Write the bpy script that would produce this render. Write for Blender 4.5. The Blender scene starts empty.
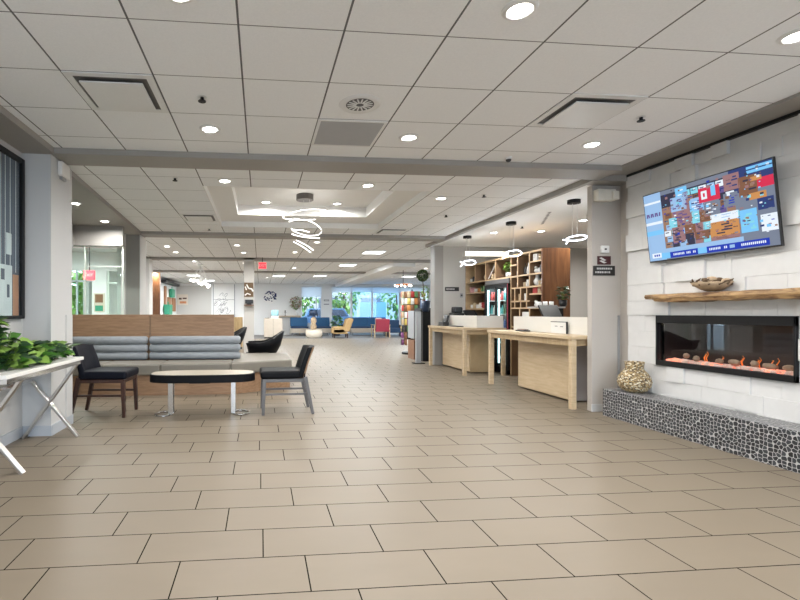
import bpy, bmesh, math, random
from mathutils import Vector, Matrix, noise
random.seed(7)
R = math.radians
PI = math.pi
S = bpy.context.scene
C = S.collection

# ------------------------------------------------------------------ materials
MATS = {}
def _mat(name):
    m = bpy.data.materials.new(name); m.use_nodes = True
    nt = m.node_tree
    b = nt.nodes['Principled BSDF']
    MATS[name] = m
    return m, nt, b
def setp(b, col=None, rough=None, metal=None, spec=None):
    if col is not None: b.inputs['Base Color'].default_value = (*col, 1)
    if rough is not None: b.inputs['Roughness'].default_value = rough
    if metal is not None: b.inputs['Metallic'].default_value = metal
    if spec is not None: b.inputs['Specular IOR Level'].default_value = spec
def N(nt, t, **k):
    n = nt.nodes.new(t)
    for a, v in k.items(): setattr(n, a, v)
    return n
def math_(nt, op, a, b=None, c=None):
    n = N(nt, 'ShaderNodeMath', operation=op)
    for i, v in enumerate((a, b, c)):
        if v is None: continue
        if isinstance(v, (int, float)): n.inputs[i].default_value = v
        else: nt.links.new(v, n.inputs[i])
    return n.outputs[0]
def mixc(nt, fac, a, b):
    n = N(nt, 'ShaderNodeMix', data_type='RGBA')
    if isinstance(fac, (int, float)): n.inputs[0].default_value = fac
    else: nt.links.new(fac, n.inputs[0])
    for i, v in ((6, a), (7, b)):
        if isinstance(v, tuple): n.inputs[i].default_value = (*v, 1)
        else: nt.links.new(v, n.inputs[i])
    return n.outputs[2]
def bump(nt, b, h, strength=.3, dist=.01):
    n = N(nt, 'ShaderNodeBump'); n.inputs['Strength'].default_value = strength
    n.inputs['Distance'].default_value = dist
    nt.links.new(h, n.inputs['Height']); nt.links.new(n.outputs[0], b.inputs['Normal'])
def coord(nt, scale=None):
    t = N(nt, 'ShaderNodeTexCoord')
    if scale is None: return t.outputs['Object']
    mp = N(nt, 'ShaderNodeMapping'); mp.inputs['Scale'].default_value = scale
    nt.links.new(t.outputs['Object'], mp.inputs[0]); return mp.outputs[0]
def pbr(name, col, rough=.5, metal=0, var=.06, scale=12, bmp=0, spec=.5, stretch=None):
    """plain material with a little procedural variation"""
    m, nt, b = _mat(name); setp(b, col, rough, metal, spec)
    if var:
        nz = N(nt, 'ShaderNodeTexNoise'); nz.inputs['Scale'].default_value = scale; nz.inputs['Detail'].default_value = 3
        nt.links.new(coord(nt, stretch or (1, 1, 1)), nz.inputs['Vector'])
        a = tuple(max(0, c*(1-var)) for c in col); d = tuple(min(1, c*(1+var)) for c in col)
        nt.links.new(mixc(nt, nz.outputs[0], a, d), b.inputs['Base Color'])
        if bmp: bump(nt, b, nz.outputs[0], bmp, .004)
    return m
def wood(name, dark, light, scale=(1, 1, 14), rough=.45, dist=3.0):
    m, nt, b = _mat(name); setp(b, light, rough)
    nz = N(nt, 'ShaderNodeTexNoise'); nz.inputs['Scale'].default_value = 3; nz.inputs['Detail'].default_value = 6
    nz.inputs['Distortion'].default_value = dist*.2
    nt.links.new(coord(nt, scale), nz.inputs['Vector'])
    rp = N(nt, 'ShaderNodeValToRGB'); rp.color_ramp.elements[0].position = .32; rp.color_ramp.elements[1].position = .68
    rp.color_ramp.elements[0].color = (*dark, 1); rp.color_ramp.elements[1].color = (*light, 1)
    nt.links.new(nz.outputs[0], rp.inputs[0]); nt.links.new(rp.outputs[0], b.inputs['Base Color'])
    return m
def emit(name, col, st):
    m = bpy.data.materials.new(name); m.use_nodes = True; nt = m.node_tree
    b = nt.nodes['Principled BSDF']; setp(b, col, .5, spec=.1)
    b.inputs['Emission Color'].default_value = (*col, 1); b.inputs['Emission Strength'].default_value = st
    MATS[name] = m; return m
def glass(name, tint=(1, 1, 1), refl=.09):
    m = bpy.data.materials.new(name); m.use_nodes = True; nt = m.node_tree
    nt.nodes.remove(nt.nodes['Principled BSDF'])
    o = nt.nodes['Material Output']
    t = N(nt, 'ShaderNodeBsdfTransparent'); t.inputs[0].default_value = (*tint, 1)
    g = N(nt, 'ShaderNodeBsdfGlossy'); g.inputs['Roughness'].default_value = .02
    f = N(nt, 'ShaderNodeFresnel'); f.inputs[0].default_value = 1.45
    ge = N(nt, 'ShaderNodeNewGeometry')
    k = math_(nt, 'MULTIPLY', math_(nt, 'ADD', f.outputs[0], refl-.04), math_(nt, 'SUBTRACT', 1.0, ge.outputs['Backfacing']))
    x = N(nt, 'ShaderNodeMixShader')
    nt.links.new(k, x.inputs[0]); nt.links.new(t.outputs[0], x.inputs[1]); nt.links.new(g.outputs[0], x.inputs[2])
    nt.links.new(x.outputs[0], o.inputs[0]); MATS[name] = m; return m

# floor tile 61 x 30.5 cm, each row stepped by a third
m, nt, b = _mat('floor_tile'); setp(b, (.4, .33, .26), .33, spec=.5)
co = N(nt, 'ShaderNodeTexCoord'); sp = N(nt, 'ShaderNodeSeparateXYZ'); nt.links.new(co.outputs['Object'], sp.inputs[0])
v = math_(nt, 'DIVIDE', math_(nt, 'SUBTRACT', sp.outputs[1], 2.335), .305)
row = math_(nt, 'FLOOR', v)
u = math_(nt, 'DIVIDE', math_(nt, 'SUBTRACT', math_(nt, 'ADD', sp.outputs[0], math_(nt, 'MULTIPLY', row, .2085)), .012), .6135)
col = math_(nt, 'FLOOR', u)
du = math_(nt, 'MULTIPLY', math_(nt, 'ABSOLUTE', math_(nt, 'SUBTRACT', math_(nt, 'FRACT', math_(nt, 'ADD', u, .5)), .5)), .6135)
dv = math_(nt, 'MULTIPLY', math_(nt, 'ABSOLUTE', math_(nt, 'SUBTRACT', math_(nt, 'FRACT', math_(nt, 'ADD', v, .5)), .5)), .305)
gr = math_(nt, 'LESS_THAN', math_(nt, 'MINIMUM', du, dv), .0032)
cb = N(nt, 'ShaderNodeCombineXYZ'); nt.links.new(col, cb.inputs[0]); nt.links.new(row, cb.inputs[1])
wn = N(nt, 'ShaderNodeTexWhiteNoise', noise_dimensions='3D'); nt.links.new(cb.outputs[0], wn.inputs[0])
nz = N(nt, 'ShaderNodeTexNoise'); nz.inputs['Scale'].default_value = 2.4; nz.inputs['Detail'].default_value = 3; nz.inputs['Roughness'].default_value = .5
mp = N(nt, 'ShaderNodeMapping'); mp.inputs['Scale'].default_value = (1, 2.4, 1)
ad = N(nt, 'ShaderNodeVectorMath', operation='MULTIPLY_ADD'); ad.inputs[1].default_value = (3, 3, 3)
nt.links.new(wn.outputs[1], ad.inputs[0]); nt.links.new(co.outputs['Object'], ad.inputs[2])
nt.links.new(ad.outputs[0], mp.inputs[0]); nt.links.new(mp.outputs[0], nz.inputs['Vector'])
t1 = mixc(nt, nz.outputs[0], (.168, .136, .098), (.206, .170, .126))
t2 = mixc(nt, math_(nt, 'MULTIPLY', wn.outputs[0], .35), t1, (.170, .142, .106))
nt.links.new(mixc(nt, gr, t2, (.012, .010, .008)), b.inputs['Base Color'])
nt.links.new(math_(nt, 'ADD', math_(nt, 'MULTIPLY', nz.outputs[0], .08), .40), b.inputs['Roughness'])
nt.links.new(math_(nt, 'MULTIPLY', math_(nt, 'SUBTRACT', 1.0, gr), .34), b.inputs['Specular IOR Level'])

# ceiling tile 61 x 61 cm in a T-bar grid
m, nt, b = _mat('ceiling_tile'); setp(b, (.72, .72, .71), .9, spec=.1)
co = N(nt, 'ShaderNodeTexCoord'); sp = N(nt, 'ShaderNodeSeparateXYZ'); nt.links.new(co.outputs['Object'], sp.inputs[0])
def dist(o, x0, p=.6115):
    q = math_(nt, 'DIVIDE', math_(nt, 'SUBTRACT', o, x0), p)
    return math_(nt, 'MULTIPLY', math_(nt, 'ABSOLUTE', math_(nt, 'SUBTRACT', math_(nt, 'FRACT', math_(nt, 'ADD', q, .5)), .5)), p)
dx, dy = dist(sp.outputs[0], -.739), dist(sp.outputs[1], 2.675)
g1 = math_(nt, 'LESS_THAN', dx, .0062); g2 = math_(nt, 'LESS_THAN', dy, .0036)
nz = N(nt, 'ShaderNodeTexNoise'); nz.inputs['Scale'].default_value = 90; nz.inputs['Detail'].default_value = 2
nt.links.new(co.outputs['Object'], nz.inputs['Vector'])
t = mixc(nt, nz.outputs[0], (.80, .82, .84), (.89, .905, .92))
nt.links.new(mixc(nt, math_(nt, 'MAXIMUM', g1, g2), t, (.15, .15, .155)), b.inputs['Base Color'])
bump(nt, b, math_(nt, 'SUBTRACT', math_(nt, 'MULTIPLY', nz.outputs[0], .3), math_(nt, 'MAXIMUM', g1, g2)), .3, .004)

# pebble mosaic
m, nt, b = _mat('pebble_mosaic'); setp(b, (.1, .1, .1), .35)
sp = N(nt, 'ShaderNodeSeparateXYZ'); nt.links.new(coord(nt), sp.inputs[0])
cb = N(nt, 'ShaderNodeCombineXYZ'); nt.links.new(sp.outputs[1], cb.inputs[0]); nt.links.new(math_(nt, 'ADD', sp.outputs[0], sp.outputs[2]), cb.inputs[1])
ve = N(nt, 'ShaderNodeTexVoronoi', feature='DISTANCE_TO_EDGE', voronoi_dimensions='2D'); vc = N(nt, 'ShaderNodeTexVoronoi', feature='F1', voronoi_dimensions='2D')
for q in (ve, vc):
    q.inputs['Scale'].default_value = 29; q.inputs['Randomness'].default_value = .7; nt.links.new(cb.outputs[0], q.inputs['Vector'])
sc = N(nt, 'ShaderNodeSeparateColor'); nt.links.new(vc.outputs['Color'], sc.inputs[0])
peb = mixc(nt, sc.outputs[0], (.003, .0035, .005), (.036, .04, .047))
k = math_(nt, 'MULTIPLY', math_(nt, 'GREATER_THAN', ve.outputs[0], .06), math_(nt, 'LESS_THAN', vc.outputs['Distance'], .60))
nt.links.new(mixc(nt, k, (.46, .455, .45), peb), b.inputs['Base Color'])
nt.links.new(math_(nt, 'SUBTRACT', .75, math_(nt, 'MULTIPLY', k, .45)), b.inputs['Roughness'])
bump(nt, b, math_(nt, 'MINIMUM', ve.outputs[0], .25), .6, .012)

# woven basket
m, nt, b = _mat('wicker'); setp(b, (.4, .28, .13), .55)
vo = N(nt, 'ShaderNodeTexVoronoi', feature='F1'); vo.inputs['Scale'].default_value = 62
nt.links.new(coord(nt, (1, 1, 1.5)), vo.inputs['Vector'])
sc = N(nt, 'ShaderNodeSeparateColor'); nt.links.new(vo.outputs['Color'], sc.inputs[0])
c1 = mixc(nt, sc.outputs[1], (.04, .024, .012), (.48, .34, .16))
nt.links.new(mixc(nt, math_(nt, 'GREATER_THAN', sc.outputs[0], .8), c1, (.72, .66, .5)), b.inputs['Base Color'])
bump(nt, b, math_(nt, 'SUBTRACT', 1.0, vo.outputs[0]), .9, .01)

# carpet
m, nt, b = _mat('carpet'); setp(b, (.22, .23, .25), .95, spec=.1)
nz = N(nt, 'ShaderNodeTexNoise'); nz.inputs['Scale'].default_value = 14; nt.links.new(coord(nt), nz.inputs['Vector'])
nt.links.new(mixc(nt, nz.outputs[0], (.17, .165, .16), (.30, .29, .28)), b.inputs['Base Color'])

pbr('paint_grey', (.54, .54, .535), .6, var=.03, scale=3)
pbr('paint_warm', (.47, .435, .395), .6, var=.03, scale=3)
pbr('paint_taupe', (.31, .295, .275), .55, var=.03, scale=3)
pbr('paint_wall', (.50, .485, .455), .7, var=.03, scale=2)
pbr('paint_white', (.75, .75, .74), .6, var=.02)
pbr('paint_blue_grey', (.42, .45, .49), .55, var=.03, scale=2)
pbr('plaster_white', (.78, .78, .77), .8, var=.02)
pbr('stone_white', (.62, .615, .605), .75, var=.07, scale=9, bmp=.25)
pbr('black_metal', (.008, .008, .009), .45, var=0, spec=.25)
pbr('black_plastic', (.014, .014, .015), .35, var=.1)
pbr('grey_plastic', (.30, .31, .32), .45, var=.03)
pbr('white_plastic', (.78, .78, .76), .4, var=.02)
pbr('cream_plastic', (.80, .77, .68), .5, var=.03)
pbr('white_metal', (.72, .73, .73), .4, var=.02)
pbr('chrome', (.72, .72, .72), .16, 1, var=.03)
pbr('brushed_steel', (.62, .60, .57), .3, 1, var=.06, stretch=(1, 1, 20))
pbr('dark_chrome', (.16, .15, .145), .3, 1, var=.05)
pbr('vinyl_black', (.006, .0065, .008), .5, var=.2, scale=30, bmp=.05, spec=.1)
pbr('vinyl_navy', (.005, .006, .011), .5, var=.2, scale=30, bmp=.05, spec=.1)
pbr('frame_taupe', (.13, .125, .125), .45, .3, var=.06)
pbr('bolster_fabric', (.27, .29, .31), .85, var=.3, scale=26, bmp=.25, stretch=(.35, 1.6, 1.6))
pbr('seat_vinyl', (.20, .185, .155), .5, var=.06, scale=20, bmp=.06)
pbr('leaf_green', (.055, .16, .022), .38, var=.5, scale=9)
pbr('leaf_light', (.22, .36, .07), .4, var=.35, scale=9)
pbr('leaf_dark', (.02, .055, .018), .4, var=.3, scale=9)
pbr('terracotta', (.30, .14, .07), .8)
pbr('stem_green', (.12, .2, .05), .6)
pbr('sofa_blue', (.012, .085, .20), .7, var=.12, scale=15)
pbr('sofa_blue_dark', (.010, .04, .10), .7, var=.12, scale=15)
pbr('orange_fabric', (.44, .29, .13), .8, var=.12, scale=15)
pbr('red_fabric', (.26, .022, .045), .7, var=.12, scale=15)
pbr('beige_fabric', (.46, .40, .33), .8, var=.1, scale=15)
pbr('beige_cream', (.62, .55, .45), .7, var=.06)
pbr('pink_fabric', (.5, .33, .30), .8)
pbr('teal_glass', (.28, .50, .55), .2, var=.05)
pbr('navy', (.012, .03, .07), .5, var=.05)
pbr('panel_white', (.74, .72, .67), .45, var=.02)
pbr('laminate_white', (.75, .74, .71), .25, var=.02)
pbr('grille_grey', (.42, .42, .42), .5, var=.04)
pbr('grey_slot', (.12, .12, .12), .6, var=0)
pbr('sign_black', (.018, .017, .016), .4, var=.1)
pbr('sign_text', (.6, .6, .58), .5, var=0)
pbr('sign_maroon', (.06, .015, .018), .4, var=.1)
pbr('ember_dark', (.025, .018, .014), .9, var=.4, scale=20)
pbr('quartz', (.75, .55, .48), .3, var=.2, scale=30)
pbr('log_wood', (.26, .19, .13), .9, var=.5, scale=18, bmp=.5)
pbr('firebox_black', (.006, .006, .006), .6, var=0)
pbr('driftwood', (.42, .31, .20), .8, var=.55, scale=16, bmp=.6)
pbr('driftwood_dark', (.12, .075, .04), .8, var=.5, scale=16, bmp=.6)
pbr('paper', (.78, .77, .75), .8, var=.02)
pbr('ink', (.05, .06, .08), .7, var=0)
pbr('ink_blue', (.02, .03, .12), .7, var=0)
pbr('art_orange', (.55, .22, .10), .8, var=.4, scale=7)
pbr('art_brown', (.07, .03, .02), .8, var=0)
pbr('bag_green', (.03, .26, .15), .5, var=.15, scale=20)
pbr('grass', (.10, .20, .04), .9, var=.4, scale=2)
pbr('asphalt', (.25, .26, .28), .9, var=.1)
pbr('outdoor_blue', (.10, .19, .33), .6, var=.1, scale=2)
pbr('outdoor_sky_blue', (.24, .45, .62), .5, var=.15, scale=2)
pbr('bark', (.12, .08, .05), .9, var=.3)
pbr('shade_fabric', (.70, .71, .72), .9, var=.04)
pbr('post_grey', (.40, .42, .43), .45, .2, var=.05)
pbr('slate_glass', (.10, .115, .16), .15, var=.25, scale=3)
pbr('reflection_white', (.62, .66, .70), .3, var=.2, scale=6)
pbr('reflection_rust', (.42, .19, .10), .4, var=.2, scale=6)
pbr('wall_lilac', (.36, .345, .355), .6, var=.03)
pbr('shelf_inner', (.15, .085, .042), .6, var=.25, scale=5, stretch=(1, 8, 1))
wood('wood_birch', (.50, .375, .225), (.60, .47, .31), (1.2, 1.2, 9), .42)
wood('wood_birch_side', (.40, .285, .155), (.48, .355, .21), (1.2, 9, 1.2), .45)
wood('wood_booth', (.235, .135, .072), (.33, .20, .115), (1.5, 12, 12), .5)
wood('wood_walnut', (.10, .038, .014), (.20, .085, .032), (7, 7, .7), .4)
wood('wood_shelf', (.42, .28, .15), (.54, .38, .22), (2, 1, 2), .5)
wood('wood_mantel', (.10, .045, .018), (.46, .29, .13), (6, 1.3, 9), .6, 6)
wood('wood_leg', (.018, .006, .004), (.05, .018, .011), (6, 6, 1), .35)
wood('table_cream', (.34, .30, .235), (.43, .385, .305), (2, 12, 2), .3)
wood('wood_tan', (.36, .24, .11), (.52, .38, .20), (4, 4, 1), .5)
emit('lamp_lens', (1, .96, .88), 14)
emit('led_white', (1, .97, .92), 3.0)
emit('led_cool', (.84, .91, 1), 3.2)
emit('panel_lens', (.95, .98, 1), 3)
emit('strip_lens', (1, .93, .78), 2.2)
emit('cooler_led', (.60, .93, 1), 1.7)
emit('exit_red', (1, .06, .08), .8)
emit('flame', (1, .30, .06), .13)
emit('ember_glow', (1, .36, .24), .6)
emit('bulb', (1, .95, .88), 6)
pbr('frame_green', (.62, .68, .62), .3, var=.03)
m, nt, b = _mat('shade_translucent'); setp(b, (.8, .81, .82), .9)
tr_ = N(nt, 'ShaderNodeBsdfTranslucent'); tr_.inputs[0].default_value = (.8,.82,.84,1); mx_ = N(nt, 'ShaderNodeMixShader'); mx_.inputs[0].default_value = .7
nt.links.new(b.outputs[0], mx_.inputs[1]); nt.links.new(tr_.outputs[0], mx_.inputs[2]); nt.links.new(mx_.outputs[0], nt.nodes['Material Output'].inputs[0])
glass('glass_clear', (.96, .99, .98), .05)
glass('glass_green', (.90, .98, .95), .05)
glass('glass_fire', (.97, .97, .97), .07)
glass('glass_tint', (.62, .65, .66), .05)
glass('glass_blue', (.50, .62, .70), .05)
for k, c in dict(red=(.38, .035, .03), orange=(.48, .19, .05), yellow=(.50, .38, .09), green=(.07, .17, .06), brown=(.20, .09, .04),
                 white=(.68, .66, .62), blue=(.06, .12, .34), purple=(.16, .04, .14), tan=(.48, .36, .22), black=(.02, .02, .02), pink=(.6, .3, .3), teal=(.08, .35, .36)).items():
    pbr('goods_'+k, c, .4, var=.35, scale=30)
SCR = {}
for k, c in dict(paleblue=(.30, .48, .74), skyblue=(.18, .52, .86), blue=(.006, .035, .42), deep=(.02, .04, .16), red=(.62, .02, .07), white=(.75, .82, .90), tan=(.30, .17, .11),
                 rose=(.30, .16, .17), brown=(.20, .09, .05), dark=(.03, .03, .06), orange=(.55, .25, .08), purple=(.12, .08, .25), grey=(.17, .20, .27), cyan=(.22, .62, .75)).items():
    SCR[k] = emit('screen_'+k, c, .85); MATS['screen_'+k].node_tree.nodes['Principled BSDF'].inputs['Base Color'].default_value = (.01, .01, .01, 1)

# ------------------------------------------------------------------ geometry
def ortho(d):
    d = d.normalized(); a = Vector((0, 0, 1)) if abs(d.z) < .9 else Vector((1, 0, 0))
    x = d.cross(a).normalized(); return x, d.cross(x).normalized()
class MB:
    def __init__(s): s.v = []; s.f = []; s.m = []; s.cur = 0
    def mat(s, i): s.cur = i; return s
    def add(s, vs, fs):
        o = len(s.v); s.v += [tuple(q) for q in vs]
        for f in fs: s.f.append([o+i for i in f]); s.m.append(s.cur)
        return s
    def box(s, x0, x1, y0, y1, z0, z1):
        return s.add([(x0,y0,z0),(x1,y0,z0),(x1,y1,z0),(x0,y1,z0),(x0,y0,z1),(x1,y0,z1),(x1,y1,z1),(x0,y1,z1)],
                     [(0,3,2,1),(4,5,6,7),(0,1,5,4),(1,2,6,5),(2,3,7,6),(3,0,4,7)])
    def prism(s, poly, z0, z1):
        n = len(poly)
        return s.add([(x,y,z0) for x,y in poly]+[(x,y,z1) for x,y in poly],
                     [tuple(range(n))[::-1], tuple(range(n,2*n))]+[(i,(i+1)%n,n+(i+1)%n,n+i) for i in range(n)])
    def ext(s, poly3, d):
        """a polygon in space pushed along d"""
        n = len(poly3); d = Vector(d); p = [Vector(q) for q in poly3]
        return s.add(p+[q+d for q in p], [tuple(range(n))[::-1], tuple(range(n,2*n))]+[(i,(i+1)%n,n+(i+1)%n,n+i) for i in range(n)])
    def bar(s, p, q, w, h=None, w2=None):
        p, q = Vector(p), Vector(q); h = h or w; k = (w2/w) if w2 else 1
        d = q-p; a = Vector((0,0,1)) if abs(d.normalized().z) < .97 else Vector((0,1,0))
        x = d.cross(a).normalized(); y = x.cross(d).normalized()
        vs = []
        for c, t in ((p,1),(q,k)):
            for i, j in ((-1,-1),(1,-1),(1,1),(-1,1)): vs.append(c+x*(i*w/2*t)+y*(j*h/2*t))
        return s.add(vs, [(0,3,2,1),(4,5,6,7),(0,1,5,4),(1,2,6,5),(2,3,7,6),(3,0,4,7)])
    def cyl(s, p, q, r0, r1=None, n=16):
        p, q = Vector(p), Vector(q); r1 = r0 if r1 is None else r1
        x, y = ortho(q-p); vs = []
        for c, r in ((p,r0),(q,r1)):
            for i in range(n):
                a = 2*PI*i/n; vs.append(c+x*(r*math.cos(a))+y*(r*math.sin(a)))
        return s.add(vs, [tuple(range(n)), tuple(range(n,2*n))[::-1]]+[(i,n+i,n+(i+1)%n,(i+1)%n) for i in range(n)])
    def tube(s, pts, r, n=8, closed=False, flat=1.0):
        pts = [Vector(p) for p in pts]; L = len(pts); vs = []; px = None
        for i, p in enumerate(pts):
            if closed: d = pts[(i+1)%L]-pts[i-1]
            else: d = pts[min(i+1,L-1)]-pts[max(i-1,0)]
            d.normalize()
            if px is None: x, y = ortho(d)
            else:
                x = (px-d*px.dot(d)).normalized(); y = d.cross(x)
            px = x; rr = r[i] if isinstance(r, (list, tuple)) else r
            for k in range(n):
                a = 2*PI*k/n; vs.append(p+x*(rr*math.cos(a))+y*(rr*flat*math.sin(a)))
        fs = []
        for i in range(L if closed else L-1):
            j = (i+1)%L
            for k in range(n): fs.append((i*n+k, j*n+k, j*n+(k+1)%n, i*n+(k+1)%n))
        if not closed: fs += [tuple(range(n))[::-1], tuple(range((L-1)*n, L*n))]
        return s.add(vs, fs)
    def lathe(s, prof, c=(0,0,0), n=24, jit=0, cap=True):
        vs = []; L = len(prof)
        for r, z in prof:
            for i in range(n):
                a = 2*PI*i/n; k = 1+(random.uniform(-jit, jit) if jit else 0)
                vs.append((c[0]+r*k*math.cos(a), c[1]+r*k*math.sin(a), c[2]+z+(random.uniform(-jit, jit)*.06 if jit else 0)))
        fs = [(i*n+k, i*n+(k+1)%n, (i+1)*n+(k+1)%n, (i+1)*n+k) for i in range(L-1) for k in range(n)]
        if cap and prof[0][0] > 1e-5: fs.append(tuple(range(n))[::-1])
        if cap and prof[-1][0] > 1e-5: fs.append(tuple(range((L-1)*n, L*n)))
        return s.add(vs, fs)
    def ball(s, c, r, n=12, sq=(1,1,1), jit=0):
        vs = []; fs = []; m_ = n//2
        for i in range(m_+1):
            t = PI*i/m_
            for k in range(n):
                a = 2*PI*k/n; q = 1+(jit*noise.noise(Vector((c[0]+3*math.sin(t)*math.cos(a), c[1]+3*math.sin(t)*math.sin(a), c[2]+3*math.cos(t))))*2 if jit else 0)
                vs.append((c[0]+r*q*sq[0]*math.sin(t)*math.cos(a), c[1]+r*q*sq[1]*math.sin(t)*math.sin(a), c[2]+r*q*sq[2]*math.cos(t)))
        for i in range(m_):
            for k in range(n): fs.append((i*n+k, (i+1)*n+k, (i+1)*n+(k+1)%n, i*n+(k+1)%n))
        return s.add(vs, fs)
    def quad(s, a, b, c, d): return s.add([a,b,c,d], [(0,1,2,3)])
    def leaf(s, p, d, up, L, W):
        p, d, up = Vector(p), Vector(d).normalized(), Vector(up)
        x = d.cross(up).normalized(); u = x.cross(d).normalized()
        vs = [p, p+d*L*.25+x*W*.5+u*.12*W, p+d*L*.25-x*W*.5+u*.12*W, p+d*L*.6+x*W*.42+u*.05*W, p+d*L*.6-x*W*.42+u*.05*W, p+d*L-u*.18*L, p+d*L*.3-u*.05*W, p+d*L*.62-u*.1*W]
        return s.add(vs, [(0,1,6),(0,6,2),(1,3,7,6),(6,7,4,2),(3,5,7),(7,5,4)])
    def build(s, name, mat, parent=None, bev=0, smooth=False, shift=True, seg=2):
        """ONE mesh object; given a parent, world coordinates become local to the parent's root"""
        mats = mat if isinstance(mat, (list, tuple)) else [mat]
        root = parent
        while root is not None and root.parent is not None: root = root.parent
        off = Vector((0,0,0))
        if root is not None and shift: off = root.location
        loc = Vector((0,0,0))
        me = bpy.data.meshes.new(name)
        me.from_pydata([tuple(Vector(q)-off) for q in s.v], [], s.f)
        for k in mats: me.materials.append(MATS[k] if isinstance(k, str) else k)
        for p, i in zip(me.polygons, s.m): p.material_index = min(i, len(mats)-1); p.use_smooth = smooth
        bm = bmesh.new(); bm.from_mesh(me); bmesh.ops.recalc_face_normals(bm, faces=bm.faces[:]); bm.to_mesh(me); bm.free()
        me.update()
        o = bpy.data.objects.new(name, me); C.objects.link(o)
        if parent is not None: o.parent = parent
        if bev:
            q = o.modifiers.new('bevel', 'BEVEL'); q.width = bev; q.segments = seg; q.limit_method = 'ANGLE'; q.angle_limit = R(40)
        return o
def recenter(o):
    me = o.data; xs = [v.co for v in me.vertices]
    c = Vector(((min(v.x for v in xs)+max(v.x for v in xs))/2, (min(v.y for v in xs)+max(v.y for v in xs))/2, min(v.z for v in xs)))
    me.transform(Matrix.Translation(-c)); o.location = o.location+c
    return o
def tag(o, label, cat, group=None):
    o['label'] = label; o['category'] = cat
    if group: o['group'] = group
    return o
def thing(name, label, cat, loc=(0,0,0), group=None, rz=0):
    o = bpy.data.objects.new(name, None); C.objects.link(o); o.empty_display_size = .1
    o.location = loc; o.rotation_euler = (0,0,rz)
    return tag(o, label, cat, group)
def solo(mb, name, mat, label, cat, group=None, **k):
    return tag(recenter(mb.build(name, mat, None, **k)), label, cat, group)
def struct(name, mb, mat, parent=None, **k):
    o = mb.build(name, mat, parent, **k)
    if parent is None: o['kind'] = 'structure'
    return o
def kids(o): return [q for q in bpy.data.objects if q.parent == o]
def copy_tree(o, parent=None):
    c = o.copy(); C.objects.link(c)
    if parent is not None: c.parent = parent
    for q in kids(o): copy_tree(q, c)
    return c
def dup(o, loc, rz=0, label=None, group=None):
    c = copy_tree(o); c.location = loc; c.rotation_euler = (0,0,rz)
    if label: c['label'] = label
    if group: c['group'] = group
    return c
ORD = ['first','second','third','fourth','fifth','sixth','seventh','eighth','ninth','tenth','eleventh','twelfth']

CE = 2.86     # tiled ceiling
SO = 2.80     # lower plaster soffits and beams

# ------------------------------------------------------------------ setting
struct('floor', MB().box(-7,10.5,-5,26.2,-.1,0), 'floor_tile')
cm = MB()
HX0,HX1,HY0,HY1 = -.75,2.30,6.10,8.95
for x0,x1,y0,y1 in ((-7,4.0,-5,HY0),(-7,HX0,HY0,HY1),(HX1,4.0,HY0,HY1),(-7,4.0,HY1,26.2),(4.0,10.5,10.85,26.2)):
    cm.box(x0,x1,y0,y1,CE,CE+.3) if not (y0==HY0) else cm.box(x0,x1,y0,y1,CE,CE+.3)
struct('ceiling', cm, 'ceiling_tile')
tm = MB()   # stepped plaster tray over the spiral pendant
z1,z2 = 2.96,3.13; hx0,hx1,hy0,hy1 = -.40,1.90,6.5,8.32
tm.box(HX0,hx0,HY0,HY1,z1,z1+.3).box(hx1,HX1,HY0,HY1,z1,z1+.3).box(hx0,hx1,HY0,hy0,z1,z1+.3).box(hx0,hx1,hy1,HY1,z1,z1+.3)
tm.box(hx0-.05,hx1+.05,hy0-.05,hy1+.05,z2,z2+.1)
e = .012
tm.box(HX0,HX0+e,HY0,HY1,CE,z1).box(HX1-e,HX1,HY0,HY1,CE,z1).box(HX0+e,HX1-e,HY0,HY0+e,CE,z1).box(HX0+e,HX1-e,HY1-e,HY1,CE,z1)
struct('trim_1', tm, 'plaster_white')
struct('trim_2', MB().box(-2.09,4.0,4.825,5.20,SO,CE+.02), 'paint_taupe', bev=.006)            # cross beam
struct('trim_3', MB().box(-2.44,4.02,9.60,9.98,SO,CE+.02), 'paint_taupe')
struct('trim_4', MB().box(-4.6,10.4,13.9,14.3,SO,CE+.02), 'paint_taupe')
struct('trim_5', MB().box(-4.6,10.4,18.2,18.6,SO,CE+.02), 'paint_taupe')
struct('trim_6', MB().box(4.15,4.85,14.32,18.18,2.68,CE+.02).box(4.15,4.85,18.18,26,2.68,CE+.02), 'plaster_white')                      # long beam of the far lobby
struct('trim_7', MB().box(-2.36,-2.04,-5,4.85,SO,CE+.02), 'paint_taupe')                       # left bulkhead
struct('trim_8', MB().box(4.0,4.40,-5,5.42,2.872,2.95).box(3.985,4.0,-5,5.2,2.835,2.875), 'paint_taupe')      # strip over the stone wall
struct('trim_9', MB().box(4.36,4.40,-5,5.22,2.845,2.872), 'black_metal')
# soffits
struct('ceiling_soffit_left', MB().prism([(-3.6,4.98),(-2.13,4.98),(-2.42,9.98),(-3.6,9.98)],SO,CE+.02), 'paint_taupe')
struct('ceiling_reception', MB().prism([(4.0,5.42),(8.6,5.42),(8.6,10.86),(4.05,10.86),(3.84,7.2)][:4],SO,CE+.1), 'plaster_white')
struct('trim_10', MB().box(3.93,4.0,5.2,10.86,2.795,CE+.01), 'paint_taupe')
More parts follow.
